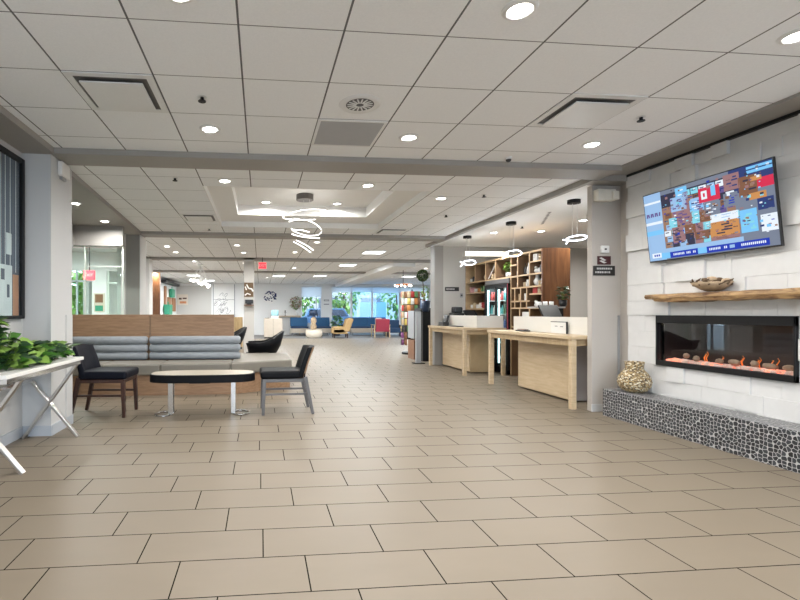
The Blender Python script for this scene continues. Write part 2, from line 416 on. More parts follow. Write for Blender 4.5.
# left wall with the pier
struct('wall_left', MB().box(-2.5,-2.35,-5,4.85,0,CE), 'paint_grey')
struct('baseboard_left', MB().box(-2.35,-2.335,-5,4.84,0,.10).box(-2.35,-2.07,4.835,4.85,0,.10).box(-2.08,-2.065,4.85,5.37,0,.10), 'paint_blue_grey')
struct('wall_pier_left', MB().box(-2.36,-2.08,4.85,5.37,0,SO), 'paint_grey')
struct('trim_11', MB().box(-2.085,-2.07,5.2,5.36,.1,1.20).box(-2.09,-2.075,4.842,4.86,.1,1.2), 'paint_grey')
struct('wall_recess', MB().box(-3.6,-2.36,4.9,5.0,0,SO).box(-3.45,-3.35,5.0,8.75,2.45,SO).box(-3.45,-2.50,8.75,8.85,2.44,SO).box(-3.45,-3.35,5.0,8.75,0,.1), 'paint_taupe')
struct('wall_pier_mid', MB().box(-2.71,-2.44,9.7,10.15,0,CE), 'paint_taupe')
struct('trim_19', MB().box(-2.44,-2.425,9.69,10.16,0,SO), 'paint_white')
struct('trim_12', MB().box(-2.86,-2.71,9.62,9.72,0,SO), 'paint_white')
struct('wall_pier_far_left', MB().box(-3.55,-3.22,13.9,14.3,0,CE), 'paint_white')
struct('wall_pier_far', MB().box(-.50,-.20,13.9,14.25,0,CE), 'paint_wall')
struct('wall_far_left', MB().box(-4.75,-4.6,13.0,26.2,0,CE), 'paint_white')
# vestibule behind the glass
struct('wall_vestibule', MB().box(-7,-3.2,12.95,13.1,2.35,CE).box(-4.50,-4.12,12.95,13.1,0,2.35).box(-7,-5.4,12.95,13.1,0,2.35).box(-3.74,-3.2,12.95,13.1,0,2.35).box(-7.1,-7,4.9,13.1,0,CE).box(-7,-3.6,4.85,4.95,0,CE), 'paint_white')
w = struct('window_1', MB().box(-4.93,-4.89,12.98,13.04,0,2.35).box(-5.4,-4.5,12.98,13.04,2.05,2.1), 'post_grey')
struct('pane', MB().box(-5.4,-4.5,13.0,13.01,0,2.35), 'glass_clear', w)
w = struct('door_1', MB().box(-4.12,-4.07,12.98,13.04,0,2.35).box(-3.79,-3.74,12.98,13.04,0,2.35).box(-4.07,-3.79,12.98,13.04,2.0,2.06), 'frame_green')
struct('pane', MB().box(-4.07,-3.79,13.0,13.01,0,2.35), 'glass_clear', w)
w = struct('window_2', MB().box(-3.44,-3.40,6.9,6.95,0,2.44).box(-3.44,-3.36,5.0,8.75,2.41,2.45).box(-3.44,-3.40,8.7,8.75,0,2.44), 'post_grey')
struct('pane', MB().box(-3.415,-3.405,5.0,8.7,.1,2.42), 'glass_green', w)
w = struct('window_3', MB().box(-3.44,-2.5,8.79,8.81,2.415,2.44).box(-2.53,-2.5,8.79,8.81,0,2.415).box(-3.19,-3.165,8.79,8.81,0,2.415).box(-3.165,-2.53,8.79,8.81,2.06,2.075), 'frame_green')
struct('pane', MB().box(-3.4,-2.55,8.795,8.803,.02,2.4), 'glass_green', w)
# right side
struct('wall_pier_right', MB().box(4.085,4.9,5.42,5.50,0,SO).box(4.47,4.9,5.22,5.42,0,CE), 'paint_warm')
struct('trim_13', MB().box(4.425,4.44,5.40,5.42,.05,1.19), 'grey_plastic')
struct('trim_14', MB().box(4.0,4.9,5.2,5.42,SO,CE+.1), 'paint_taupe')
struct('wall_reception', MB().box(4.10,8.6,10.7,10.86,0,CE), 'paint_wall')
struct('wall_reception_right', MB().box(8.45,8.6,5.56,10.7,0,CE).box(4.9,8.6,5.42,5.52,0,CE), 'paint_wall')
struct('trim_15', MB().box(4.06,4.27,10.60,10.86,0,SO), 'paint_taupe')
struct('baseboard_right', MB().box(4.074,4.43,5.405,5.42,0,.09), 'paint_grey')
struct('wall_far_right', MB().box(10.4,10.55,10.86,26.2,0,CE), 'paint_white')
# far wall with windows
fm = MB().box(-4.75,2.24,26,26.2,0,CE).box(3.43,3.94,26,26.2,0,CE).box(2.24,3.43,26,26.2,0,.6).box(2.24,3.43,26,26.2,2.75,CE).box(3.94,10.5,26,26.2,2.75,CE).box(9.6,10.5,26,26.2,0,2.75)
struct('wall_far', fm, 'paint_white')
w = struct('window_4', MB().box(2.24,3.43,26.05,26.12,.6,.66).box(2.24,2.30,26.05,26.12,.6,2.75).box(3.37,3.43,26.05,26.12,.6,2.75).box(3.08,3.13,26.05,26.12,.6,2.2), 'white_metal')
struct('pane', MB().box(2.3,3.37,26.08,26.09,.66,2.75), 'glass_tint', w)
for i,(a,b2,gl) in enumerate(((3.94,5.1,'glass_tint'),(5.1,6.3,'glass_blue'),(6.3,7.9,'glass_blue'),(7.9,9.6,'glass_tint'))):
    w = struct('window_%d'%(5+i), MB().box(a,a+.07,26.05,26.12,0,2.75).box(b2-.04,b2,26.05,26.12,0,2.75).box(a+.07,b2-.04,26.05,26.12,0,.1).box(a+.07,b2-.04,26.05,26.12,2.68,2.75), 'white_metal')
    struct('pane', MB().box(a+.07,b2-.04,26.08,26.09,.1,2.68), gl, w)
for i,(a,b2,z) in enumerate(((2.26,3.41,2.12),(3.96,5.08,2.38),(5.12,6.28,2.42),(6.32,7.88,2.36),(7.92,9.58,2.36))):
    t = thing('roller_shade', ['pale roller shade half lowered over the smaller window beside the far wall sign','pale roller shade over the window just right of the far wall sign','pale roller shade behind the left half of the longest blue sofa','pale roller shade above the red armchair','pale roller shade furthest right, behind the snack rack'][i], 'blind', (a,25.98,z))
    MB().box(a,b2,25.97,25.985,z,2.74).build('shade_fabric','shade_translucent',t); MB().cyl((a,25.975,2.72),(b2,25.975,2.72),.035).build('roller','white_metal',t)
# wall behind the camera, wide windows
bm_ = MB().box(-2.5,4.9,-5.15,-5,0,.5).box(-2.5,4.9,-5.15,-5,2.6,CE)
for a,b2 in ((-2.5,-2.1),(-.1,.3),(2.2,2.6),(4.3,4.9)): bm_.box(a,b2,-5.15,-5,.5,2.6)
struct('wall_back', bm_, 'paint_grey')
struct('ground', MB().box(-40,40,26.2,80,-.2,-.08).box(-40,-7.1,-20,26.2,-.2,-.08).box(-7.1,-4.75,13.1,26.2,-.2,-.08).box(-40,40,-40,-5.15,-.2,-.08), 'asphalt')

# stone wall: blocks standing out by different amounts
st = MB(); rnd = random.Random(3)
FY0,FY1,FZ0,FZ1 = 3.43,4.79,.645,1.195
zs = [0,.165,.325,.485,.645,.83,1.01,1.195,1.36,1.55,1.74,1.95,2.15,2.35,2.55,2.72,2.86]
def block(y0,y1,z0,z1,d):
    if y1-y0 < .012: return
    x = 4.40-d
    a = .0012
    st.add([(4.41,y0,z0),(4.41,y1,z0),(4.41,y1,z1),(4.41,y0,z1),(x,y0+a,z0+a),(x,y1-a,z0+a),(x,y1-a,z1-a),(x,y0+a,z1-a)],
           [(4,5,6,7),(0,1,5,4),(1,2,6,5),(2,3,7,6),(3,0,4,7)])
for i in range(len(zs)-1):
    y = 5.22
    while y > -5:
        wd = rnd.choice((.16,.2,.2,.25,.33)); ya = max(-5, y-wd); d = rnd.choice((0,0,.003,.004,.008,.012,.028,.034))
        z0,zb = zs[i],zs[i+1]
        if z0 >= FZ0-1e-6 and zb <= FZ1+1e-6 and not (y <= FY0 or ya >= FY1):
            if y > FY1: block(FY1,y,z0,zb,d)
            if ya < FY0: block(ya,FY0,z0,zb,d)
        else: block(ya,y,z0,zb,d)
        y = ya
st.box(4.405,4.47,-5,5.22,0,FZ0).box(4.405,4.47,-5,5.22,FZ1,CE).box(4.405,4.47,FY1,5.22,FZ0,FZ1).box(4.405,4.47,-5,FY0,FZ0,FZ1)
struct('wall_right', st, 'stone_white')

# ------------------------------------------------------------------ hearth wall things
def pebble_bench():
    return solo(MB().box(4.064,4.362,2.2,5.21,0,.32), 'hearth_bench', 'pebble_mosaic', 'long low hearth bench clad in black pebble mosaic under the fireplace', 'bench', bev=.006)
pebble_bench()
t = thing('electric_fireplace', 'wide black electric fireplace set in the white stone wall with glowing embers', 'fireplace', (4.40,4.11,.645))
fx0 = 4.362
MB().box(fx0,4.42,FY0,FY1,FZ1-.085,FZ1).box(fx0,4.42,FY0,FY1,FZ0,FZ0+.055).box(fx0,4.42,FY1-.016,FY1,FZ0,FZ1).box(fx0,4.42,FY0,FY0+.016,FZ0,FZ1).build('frame','black_metal',t,bev=.003)
MB().box(4.80,4.82,FY0,FY1,FZ0,FZ1).box(4.42,4.82,FY0,FY1,FZ0-.02,FZ0).box(4.42,4.82,FY0,FY1,FZ1,FZ1+.02).box(4.42,4.82,FY0-.02,FY0,FZ0,FZ1).box(4.42,4.82,FY1,FY1+.02,FZ0,FZ1).build('firebox','firebox_black',t)
MB().box(4.40,4.404,FY0+.016,FY1-.016,FZ0+.055,FZ1-.085).build('glass_front','glass_fire',t)
eb = MB(); rnd = random.Random(5)
eb.box(4.43,4.78,FY0+.02,FY1-.02,FZ0+.01,FZ0+.05)
eb.build('ember_bed','ember_glow',t)
qm = MB()
for i in range(230):
    y = rnd.uniform(FY0+.04,FY1-.04); x = rnd.uniform(4.425,4.56); r = rnd.uniform(.012,.027)
    qm.mat(rnd.choice((0,0,1))).ball((x,y,FZ0+.055+r*.4),r,6,(1,1.2,.8),.2)
q = qm.build('pebble_bed',['quartz','ember_glow'],t); q['kind'] = 'stuff'
for i,y in enumerate((4.62,4.42,4.22,4.05,3.92,3.74,3.60,3.49)):
    a = rnd.uniform(-.5,.5); L = rnd.uniform(.055,.085); a += rnd.choice((-.5,.4)); c = Vector((4.51+rnd.uniform(-.03,.06),y,FZ0+.095+rnd.uniform(0,.02)))
    d = Vector((math.sin(a)*L,math.cos(a)*L,rnd.uniform(-.02,.02)))
    MB().tube([c-d*.6,c-d*.2,c+d*.2,c+d*.6],[.022,.030,.028,.018],8).build('log','log_wood',t,smooth=True)
for i,y in enumerate((4.50,4.30,4.12,3.98,3.83,3.66,3.54)):
    h = rnd.uniform(.07,.13); fl = MB()
    for k in range(2):
        yy = y+rnd.uniform(-.03,.03); fl.tube([(4.66,yy,FZ0+.06),(4.66,yy+.012,FZ0+.06+h*.4),(4.665,yy-.008,FZ0+.06+h*.75),(4.66,yy+.004,FZ0+.06+h*(1-.25*k))],[.003,.006,.003,.001],6)
    fl.build('flame','flame',t,smooth=True)
mm = MB(); n = 30; prev = None
for i in range(n+1):
    y = 4.775-(4.775-2.6)*i/n
    th = .058 if y > 4.64 else .088+.006*math.sin(i*1.7)
    fr = 4.205+.008*math.sin(i*2.3)+(.012 if y > 4.64 else 0); tp = 1.424+.003*math.sin(i*1.3)
    prf = [(4.364,y,tp-th),(fr+.012,y,tp-th+.004),(fr-.004,y,tp-th*.5),(fr+.006,y,tp-.006),(4.364,y,tp)]
    mm.v += prf
    if i: mm.f += [[(i-1)*5+k,i*5+k,i*5+(k+1)%5,(i-1)*5+(k+1)%5] for k in range(5)]; mm.m += [0]*5
mm.f += [[0,1,2,3,4],[n*5+k for k in range(5)]]; mm.m += [0,0]
solo(mm, 'mantel_shelf', 'wood_mantel', 'rough live-edge wooden mantel shelf on the white stone wall', 'shelf')
# driftwood bowl on the mantel
t = thing('driftwood_bowl', 'brown driftwood bowl of dried pods on the mantel shelf', 'bowl', (4.29,4.07,1.427))
random.seed(4)
MB().lathe([(.05,0),(.10,.012),(.15,.045),(.185,.085),(.175,.09),(.135,.05),(.08,.022),(.0001,.018)],(4.29,4.07,1.427),26,.09).build('bowl','driftwood',t,smooth=True)
for i in range(9):
    a = 2*PI*i/9+.3; r = .06+.05*(i%2); c = Vector((4.29+r*math.cos(a),4.07+r*math.sin(a)*1.2,1.427+.075+.02*(i%3)))
    MB().ball(c,.032+.006*(i%2),8,(1,1.3,.8),.35).build('pod',('driftwood_dark','driftwood')[i%2],t,smooth=True)
rim = MB()
for i in range(12):
    a = 2*PI*i/12; p0 = Vector((4.29+.16*math.cos(a),4.07+.17*math.sin(a),1.427+.06)); a2 = a+random.uniform(.3,.8)
    p1 = Vector((4.29+.19*math.cos(a2),4.07+.195*math.sin(a2),1.427+.10+random.uniform(-.015,.03))); rim.tube([p0,(p0+p1)/2+Vector((0,0,.012)),p1],[.012,.011,.005],6)
rim.build('twig_rim','driftwood_dark',t,smooth=True); t.scale = (.85,.85,.9); t.location.z += .006
solo(MB().lathe([(.085,0),(.12,.02),(.158,.07),(.168,.12),(.158,.17),(.125,.22),(.098,.25),(.088,.275),(.092,.31),(.098,.345),(.09,.345),(.08,.29),(.08,.27),(.0001,.22)],(4.235,4.935,.322),32), 'wicker_vase', 'wicker', 'round woven wicker vase at the end of the pebble hearth bench', 'vase', smooth=True)

# television
t = thing('television', 'large wall-mounted flat television showing a news broadcast above the mantel', 'television', (4.345,4.165,1.78))
t.rotation_euler = (0,-math.atan(.088/.75),0)
TY0,TY1,TZ0,TZ1 = 3.50,4.83,1.78,2.53
MB().box(4.330,4.355,TY0,TY1,TZ0,TZ1).build('body','black_plastic',t,bev=.004)
MB().box(4.355,4.40,4.0,4.4,1.85,2.0).build('wall_bracket','black_metal',t)
sm = MB(); names = list(SCR); W_,H_ = TY1-TY0-.02, TZ1-TZ0-.025
def scr(u0,v0,u1,v1,c,lay,sk=0):
    """picture rectangle: u from the left, v from the top; layers a hair apart"""
    x = 4.3295-.00035*lay; sm.mat(names.index(c))
    Y = lambda q: TY1-.01-q*W_; Z = lambda q: TZ1-.01-q*H_
    sm.quad((x,Y(u0),Z(v1)),(x,Y(u1),Z(v1)),(x,Y(u1+sk),Z(v0)),(x,Y(u0+sk),Z(v0)))
scr(0,0,1,1,'grey',0); scr(.16,.06,.75,.30,'dark',1); scr(.16,.25,.3,.75,'tan',1); scr(.72,.0,1,.3,'deep',1); scr(.70,.3,1,.9,'grey',1)
scr(0,0,.165,1,'paleblue',2,.0); scr(0,.12,.16,.15,'white',3); scr(0,.42,.16,.46,'white',3); scr(.0,.55,.165,.62,'skyblue',3)
for i in range(7): scr(.012+.02*i,.29,.026+.02*i,.345,'purple',4,.004*(-1)**i)
rn = random.Random(11)
for i in range(9):
    for j in range(9):
        if i < 2 and j < 3: continue
        a = .17+.065*j+.02*(i%2); q = .08+.085*i
        scr(a,q,a+.058,q+.078,rn.choice(['rose','tan','tan','paleblue','brown','rose','purple','cyan','white','dark']),2)
        scr(a+.008,q+.02,a+.04,q+.034,rn.choice(['dark','deep','purple']),3)
def cart(u0,v0,u1,v1,c,marks='deep',nm=4):
    scr(u0,v0,u1,v1,c,3)
    for k in range(nm):
        a = u0+(u1-u0)*rn.uniform(.08,.6); q = v0+(v1-v0)*(.18+.7*k/max(nm,1)); scr(a,q,min(u1-.006,a+(u1-u0)*rn.uniform(.2,.45)),q+(v1-v0)*.09,marks,4)
cart(.30,.02,.40,.20,'skyblue','white',2); cart(.25,.14,.385,.34,'paleblue','purple',5); cart(.36,.1,.405,.34,'rose','purple',3)
cart(.22,.42,.29,.56,'cyan','white',2); cart(.29,.34,.41,.54,'rose','purple',6); cart(.41,.24,.52,.40,'skyblue','white',4); cart(.42,.40,.48,.56,'cyan','white',2)
cart(.48,.40,.57,.56,'brown','tan',5); cart(.24,.56,.34,.68,'rose','dark',6); cart(.35,.56,.44,.68,'brown','rose',4); cart(.44,.56,.51,.68,'rose','dark',4)
cart(.24,.68,.35,.78,'rose','dark',6); cart(.36,.68,.42,.79,'dark','brown',1); cart(.43,.68,.54,.79,'brown','rose',5); cart(.50,.57,.56,.67,'cyan','white',2)
cart(.52,.30,.64,.50,'grey','white',5); cart(.42,.22,.53,.42,'paleblue','purple',5); cart(.55,.60,.76,.80,'orange','dark',4); cart(.56,.50,.76,.60,'white','paleblue',2); cart(.55,.79,.76,.86,'rose','brown',4)
cart(.77,.52,.88,.80,'skyblue','cyan',8); cart(.68,.04,.79,.24,'rose','deep',4); cart(.67,.27,.77,.44,'grey','blue',4)
cart(.78,.12,.90,.36,'brown','dark',3); scr(.84,.34,.95,.42,'orange',4); scr(.84,.02,1,.10,'skyblue',4); scr(.84,.05,1,.065,'deep',5); scr(.9,.18,1,.3,'red',4); scr(.86,.15,.93,.2,'orange',5)
scr(.89,.42,.99,.56,'deep',4); scr(.9,.62,1,.82,'white',4)
# the big red board with its white shapes
scr(.49,.12,.65,.31,'red',6); scr(.51,.16,.555,.27,'white',7); scr(.525,.19,.54,.24,'red',8); scr(.585,.12,.62,.25,'skyblue',7); scr(.555,.10,.58,.14,'rose',7)
for i in range(170):
    a,q = rn.uniform(.17,.98),rn.uniform(.02,.84); sz = rn.uniform(.006,.026)
    scr(a,q,min(.995,a+sz),q+sz*rn.uniform(.5,1.6),rn.choice(['dark','brown','rose','deep','white','cyan','purple','tan','grey','blue','skyblue']),5)
# lower third
scr(.12,.84,.78,.90,'paleblue',6); scr(.20,.90,.94,.985,'blue',6,.0); scr(.03,.89,.12,.96,'white',7); scr(.44,.90,.51,.98,'skyblue',7); scr(.12,.89,.20,.985,'skyblue',6)
for a in (.05,.07,.09): scr(a,.91,a+.014,.94,'blue',8)
for a0,a1 in ((.23,.33),(.345,.38),(.40,.43),(.53,.62),(.64,.67),(.76,.92)):
    k = a0
    while k < a1-.008: scr(k,.925,k+.008,.955,'white',8); k += .0125
scr(.68,.92,.715,.96,'paleblue',8)
sm.build('screen',[SCR[k] for k in names],t)

# things on the right pier
t = thing('emergency_light', 'cream twin-head emergency light high on the grey pier beside the television', 'light fixture', (4.20,5.42,2.58))
MB().box(4.10,4.34,5.33,5.42,2.60,2.74).build('housing','cream_plastic',t,bev=.012)
MB().box(4.075,4.16,5.29,5.35,2.585,2.70).build('lamp_head','cream_plastic',t,bev=.012)
MB().box(4.27,4.35,5.29,5.33,2.60,2.71).build('lamp_head','cream_plastic',t,bev=.012)
t = thing('wall_sensor', 'small white wall sensor above the two dark signs on the pier', 'sensor', (4.25,5.42,1.965))
MB().box(4.195,4.30,5.395,5.42,1.965,2.055).build('plate','white_plastic',t,bev=.006); MB().box(4.235,4.26,5.39,5.395,2.0,2.02).build('lens','black_plastic',t)
t = thing('wall_sign', 'small dark maroon sign with a pale diagonal mark on the pier', 'sign', (4.24,5.42,1.82))
MB().box(4.155,4.325,5.405,5.42,1.82,1.925).build('plate','sign_maroon',t); MB().ext([(4.17,5.404,1.90),(4.20,5.404,1.91),(4.265,5.404,1.875),(4.235,5.404,1.865)],(0,.001,0)).ext([(4.17,5.404,1.865),(4.205,5.404,1.872),(4.27,5.404,1.845),(4.235,5.404,1.835)],(0,.001,0)).build('symbol','sign_text',t)
t = thing('wall_sign', 'wider black lettered sign mounted below the maroon sign on the pier', 'sign', (4.24,5.42,1.685))
MB().box(4.10,4.38,5.405,5.42,1.685,1.805).build('plate','sign_black',t)
sg = MB()
for zz,a,b2 in ((1.77,4.14,4.33),(1.725,4.12,4.32)):
    k = a; rn2 = random.Random(int(zz*1000))
    while k < b2: wq = rn2.uniform(.008,.02); sg.box(k,k+wq,5.4035,5.405,zz-.011,zz+.011); k += wq+.007
sg.build('lettering','sign_text',t)
t = thing('speaker_box', 'white box-shaped wall fixture on the inner face of the left pier', 'wall fixture', (-2.05,5.1,2.63))
MB().box(-2.08,-2.03,5.0,5.2,2.64,2.785).build('housing','white_plastic',t,bev=.01); MB().box(-2.085,-2.05,5.05,5.15,2.61,2.64).build('bracket','grey_plastic',t)

# framed reflecting glass on the left wall, its reflections painted as stripes and blocks
t = thing('framed_panel', 'tall black-framed glazing on the left wall, its reflections painted as vertical stripes', 'picture', (-2.33,4.1,1.165))
PY0,PY1,PZ0,PZ1 = 3.3,4.82,1.165,2.725
MB().box(-2.35,-2.31,PY1-.05,PY1,PZ0,PZ1).box(-2.35,-2.31,PY0,PY0+.05,PZ0,PZ1).box(-2.35,-2.31,PY0+.05,PY1-.05,PZ0,PZ0+.03).box(-2.35,-2.31,PY0+.05,PY1-.05,PZ1-.05,PZ1).build('frame','black_metal',t,bev=.004)
am = MB().box(-2.349,-2.338,PY0+.04,PY1-.04,PZ0+.02,PZ1-.04)
am.mat(1)
for y in (4.70,4.60,4.515,4.44): am.box(-2.339,-2.336,y-.004,y+.004,PZ0+.02+(.42 if y>4.65 else 0),PZ1-.05)
am.mat(2).box(-2.339,-2.3355,4.645,4.75,PZ0+.03,PZ0+.42)
am.mat(3).box(-2.339,-2.3352,4.2,4.63,PZ0+.03,PZ0+.50).box(-2.339,-2.3352,4.53,4.62,PZ0+.60,PZ0+.8)
am.mat(0).box(-2.336,-2.3345,4.54,4.585,PZ0+.20,PZ0+.32).box(-2.336,-2.3345,4.44,4.5,PZ0+.36,PZ0+.46)
am.build('print',['slate_glass','reflection_white','reflection_rust','reflection_white'],t)
MB().box(-2.330,-2.328,PY0+.05,PY1-.05,PZ0+.03,PZ1-.05).build('glazing','glass_clear',t)

# ------------------------------------------------------------------ side table with plant
t = thing('side_table', 'white-topped chrome table on crossed legs against the left wall', 'table', (-2.07,4.18,0))
MB().box(-2.335,-1.76,3.42,4.84,.755,.785).build('top','laminate_white',t,bev=.004)
MB().box(-1.80,-1.78,3.46,4.81,.715,.755).box(-2.31,-2.29,3.46,4.81,.715,.755).box(-2.29,-1.80,3.46,3.48,.715,.755).box(-2.29,-1.80,4.79,4.81,.715,.755).build('apron','chrome',t)
for y in (3.70,4.77):
    MB().bar((-2.30,y,0),(-1.79,y,.735),.05,.024).build('leg','brushed_steel',t,bev=.003)
    MB().bar((-1.80,y+.026,0),(-2.25,y+.026,.57),.05,.024).build('leg','brushed_steel',t,bev=.003)
MB().bar((-2.24,3.71,.565),(-2.24,4.80,.565),.04,.022).build('stretcher','chrome',t)
def foliage(mbs, spots, rnd, n, L=(.07,.12)):
    for i in range(n):
        cx,cy,cz,rx,ry,rz_ = rnd.choice(spots)
        a,b2 = rnd.uniform(0,2*PI), rnd.uniform(-1,1)
        p = Vector((cx+rx*math.cos(a)*math.sqrt(1-b2*b2)*rnd.uniform(.4,1), cy+ry*math.sin(a)*math.sqrt(1-b2*b2)*rnd.uniform(.4,1), cz+rz_*b2))
        d = Vector((math.cos(a),math.sin(a)*.9,rnd.uniform(-.5,.6))); up = Vector((rnd.uniform(-.5,.5),rnd.uniform(-.9,.1),1))
        l = rnd.uniform(*L); rnd.choice(mbs).leaf(p,d,up,l,l*.8)
t = thing('potted_plant', 'leafy green trailing plant in a long low planter on the white side table', 'plant', (-2.08,4.15,.787))
MB().prism([(-2.26,3.62),(-2.06,3.62),(-2.06,4.66),(-2.26,4.66)],.787,.85).build('planter','leaf_dark',t,bev=.01)
rnd = random.Random(21); lm = [MB(),MB(),MB()]
foliage(lm,[(-2.10,3.66,.95,.17,.16,.13),(-2.08,3.90,.93,.17,.16,.11),(-2.14,3.80,1.10,.12,.13,.08),(-2.07,4.12,.89,.18,.16,.08),(-2.05,4.34,.87,.18,.15,.065),(-2.03,4.54,.865,.17,.14,.06),(-2.0,4.68,.86,.15,.12,.055),(-1.95,3.85,.84,.12,.2,.03),(-1.95,4.2,.835,.12,.2,.03)],rnd,620,(.075,.13))
for q in lm: q.v = [(min(x,-1.72),y,max(z,.792)) for x,y,z in q.v]; q.v = [(max(x,-2.34),y,z) for x,y,z in q.v]
for q,mt in zip(lm,('leaf_green','leaf_light','leaf_dark')): q.build('leaves',mt,t,smooth=True)
sm_ = MB()
for i in range(26):
    y = rnd.uniform(3.6,4.7); x = rnd.uniform(-2.2,-2.0); sm_.tube([(x,y,.85),(x+rnd.uniform(-.05,.05),y+rnd.uniform(-.05,.05),.92),(x+rnd.uniform(-.1,.1),y+rnd.uniform(-.1,.1),.95+(.12 if y<3.95 else 0))],.004,5)
sm_.build('stems','stem_green',t)

# ------------------------------------------------------------------ booth
t = thing('booth_bench', 'long booth bench with wood back, grey bolsters and taupe seats', 'bench', (-1.3,7.4,0))
MB().box(-3.0,-.44,7.07,7.72,0,.30).prism([(-.44,7.07),(.47,7.55),(.47,8.75),(-.44,8.75)],0,.30).build('base','wood_booth',t)
for a,b2 in ((-3.0,-2.32),(-2.315,-1.48),(-1.475,-.45)):
    MB().box(a,b2,7.02,7.60,.302,.47).build('seat_cushion','seat_vinyl',t,bev=.025,seg=3)
MB().prism([(-.445,7.02),(.50,7.50),(.50,8.75),(-.445,8.75)],.302,.475).build('seat_cushion','seat_vinyl',t,bev=.025,seg=3)
for a,b2 in ((-3.02,-1.79),(-1.78,-.44)):
    MB().box(a,b2,7.74,7.80,.0,1.195).build('back_panel','wood_booth',t,bev=.003)
    for k in range(3):
        z = .535+.125*k; e2 = .12 if b2 > -1 else 0
        MB().tube([(a+.01,7.665,z),(a+.03,7.665,z),(b2+e2-.04,7.665,z),(b2+e2-.01,7.665,z)],[.045,.07,.07,.045],14,flat=.92).build('bolster','bolster_fabric',t,smooth=True)
# oval coffee table
t = thing('coffee_table', 'low oval coffee table with black edge and curved chrome feet', 'table', (-.69,5.75,0))
pl = []
for i in range(48):
    a = 2*PI*i/48; cx,sy = math.cos(a),math.sin(a); e4 = 2/3.2
    pl.append((-.69+.62*math.copysign(abs(cx)**e4,cx), 5.72+.25*math.copysign(abs(sy)**e4,sy)))
MB().prism(pl,.408,.500).build('edge','vinyl_black',t,bev=.006)
MB().prism([(-.69+(x+.69)*.97,5.72+(y-5.72)*.95) for x,y in pl],.5004,.503).build('top','table_cream',t)
for s_,x in ((-1,-1.07),(1,-.33)):
    lg = MB().box(x-.028,x+.028,5.66,5.685,.012,.408).box(x-.028,x+.028,5.76,5.785,.012,.408); lg.build('leg','chrome',t,bev=.003)
    MB().tube([(x+s_*.085+.10*math.cos(q),5.722+.13*math.sin(q),.011) for q in [2*PI*k/28 for k in range(28)]],.013,8,True,.8).build('foot_ring','chrome',t,smooth=True)
MB().box(-.84,-.60,5.58,5.86,.388,.408).build('top_plate','black_metal',t)

# chairs: front towards +X, origin on the floor
def make_chair(label, legm, seatm, backm):
    t = thing('lounge_chair', label, 'chair')
    for s_ in (-1,1):
        MB().bar((.27,s_*.215,0),(.255,s_*.205,.43),.034,.038,.046).build('leg',legm,t,bev=.004)
        MB().bar((-.33,s_*.215,0),(-.235,s_*.205,.45),.032,.036,.05).build('leg',legm,t,bev=.004)
        MB().bar((.24,s_*.205,.245),(-.26,s_*.205,.245),.022,.022).build('stretcher',legm,t)
    MB().box(-.25,.275,-.222,.222,.39,.43).build('seat_rail',legm,t,bev=.005)
    MB().box(-.24,.30,-.24,.24,.432,.525).build('seat',seatm,t,bev=.03,seg=3)
    bk = MB(); n = 8; prof = [(-.20,.44),(-.225,.55),(-.26,.66),(-.295,.75),(-.315,.805)]
    for i in range(n+1):
        q = -1+2*i/n; y = .245*q
        for (x,z) in prof: bk.v.append((x+.055*q*q, y*(1-.06*(z-.44)), z+.012*(1-q*q)))
        for (x,z) in prof[::-1]: bk.v.append((x-.065+.055*q*q, y*(1-.06*(z-.44)), z+.012*(1-q*q)))
    L = 10
    for i in range(n):
        for k in range(L): bk.f.append([i*L+k,i*L+(k+1)%L,(i+1)*L+(k+1)%L,(i+1)*L+k]); bk.m.append(0 if k < 4 or k == 4 else 1)
    bk.f += [list(range(L)), [n*L+k for k in range(L)]]; bk.m += [0,0]
    bk.build('backrest',[seatm,backm],t,bev=.012,smooth=True)
    return t
c1 = make_chair('black vinyl chair with dark wood legs beside the crossed-leg side table', 'wood_leg', 'vinyl_navy', 'vinyl_navy')
c1.scale = (1.03,1.05,1.03); c1.location = (-1.855,5.85,0); c1.rotation_euler.z = R(-3)
c2 = make_chair('black-seated chair with grey-brown frame at the right end of the coffee table', 'frame_taupe', 'vinyl_black', 'wood_booth')
c2.location = (.29,5.80,0); c2.rotation_euler.z = R(180+2)
def make_tub(label):
    t = thing('tub_chair', label, 'chair')
    for x in (-.2,.2):
        for y in (-.2,.2): MB().cyl((x*1.1,y*1.1,0),(x,y,.32),.014,.02,8).build('leg','black_metal',t)
    MB().prism([(.27*math.cos(2*PI*k/20)+.0,.27*math.sin(2*PI*k/20)) for k in range(20)],.33,.46).build('seat','vinyl_black',t,bev=.02)
    sh = MB(); n = 24
    for i in range(n+1):
        a = R(50)+R(260)*i/n; k = math.cos((a-PI))
        top = .66+.22*max(0,k)**2; lean = .05+.10*max(0,k)
        for r,z in ((.26,.40),(.29+lean*.5,.58),(.29+lean,top),(.34+lean,top-.01),(.33+lean*.5,.58),(.30,.40)): sh.v.append((r*math.cos(a),r*math.sin(a),z))
    for i in range(n):
        for k in range(6): sh.f.append([i*6+k,i*6+(k+1)%6,(i+1)*6+(k+1)%6,(i+1)*6+k]); sh.m.append(0)
    sh.f += [list(range(6)),[n*6+k for k in range(6)]]; sh.m += [0,0]
    sh.build('shell','vinyl_black',t,smooth=True)
    return t
tb = make_tub('black tub chair standing behind the end seat of the booth bench'); tb.location = (-.02,9.15,0); tb.rotation_euler.z = R(178)
dup(tb,(-.82,11.6,0),R(195),'black tub chair further back, half hidden by the booth back panel')

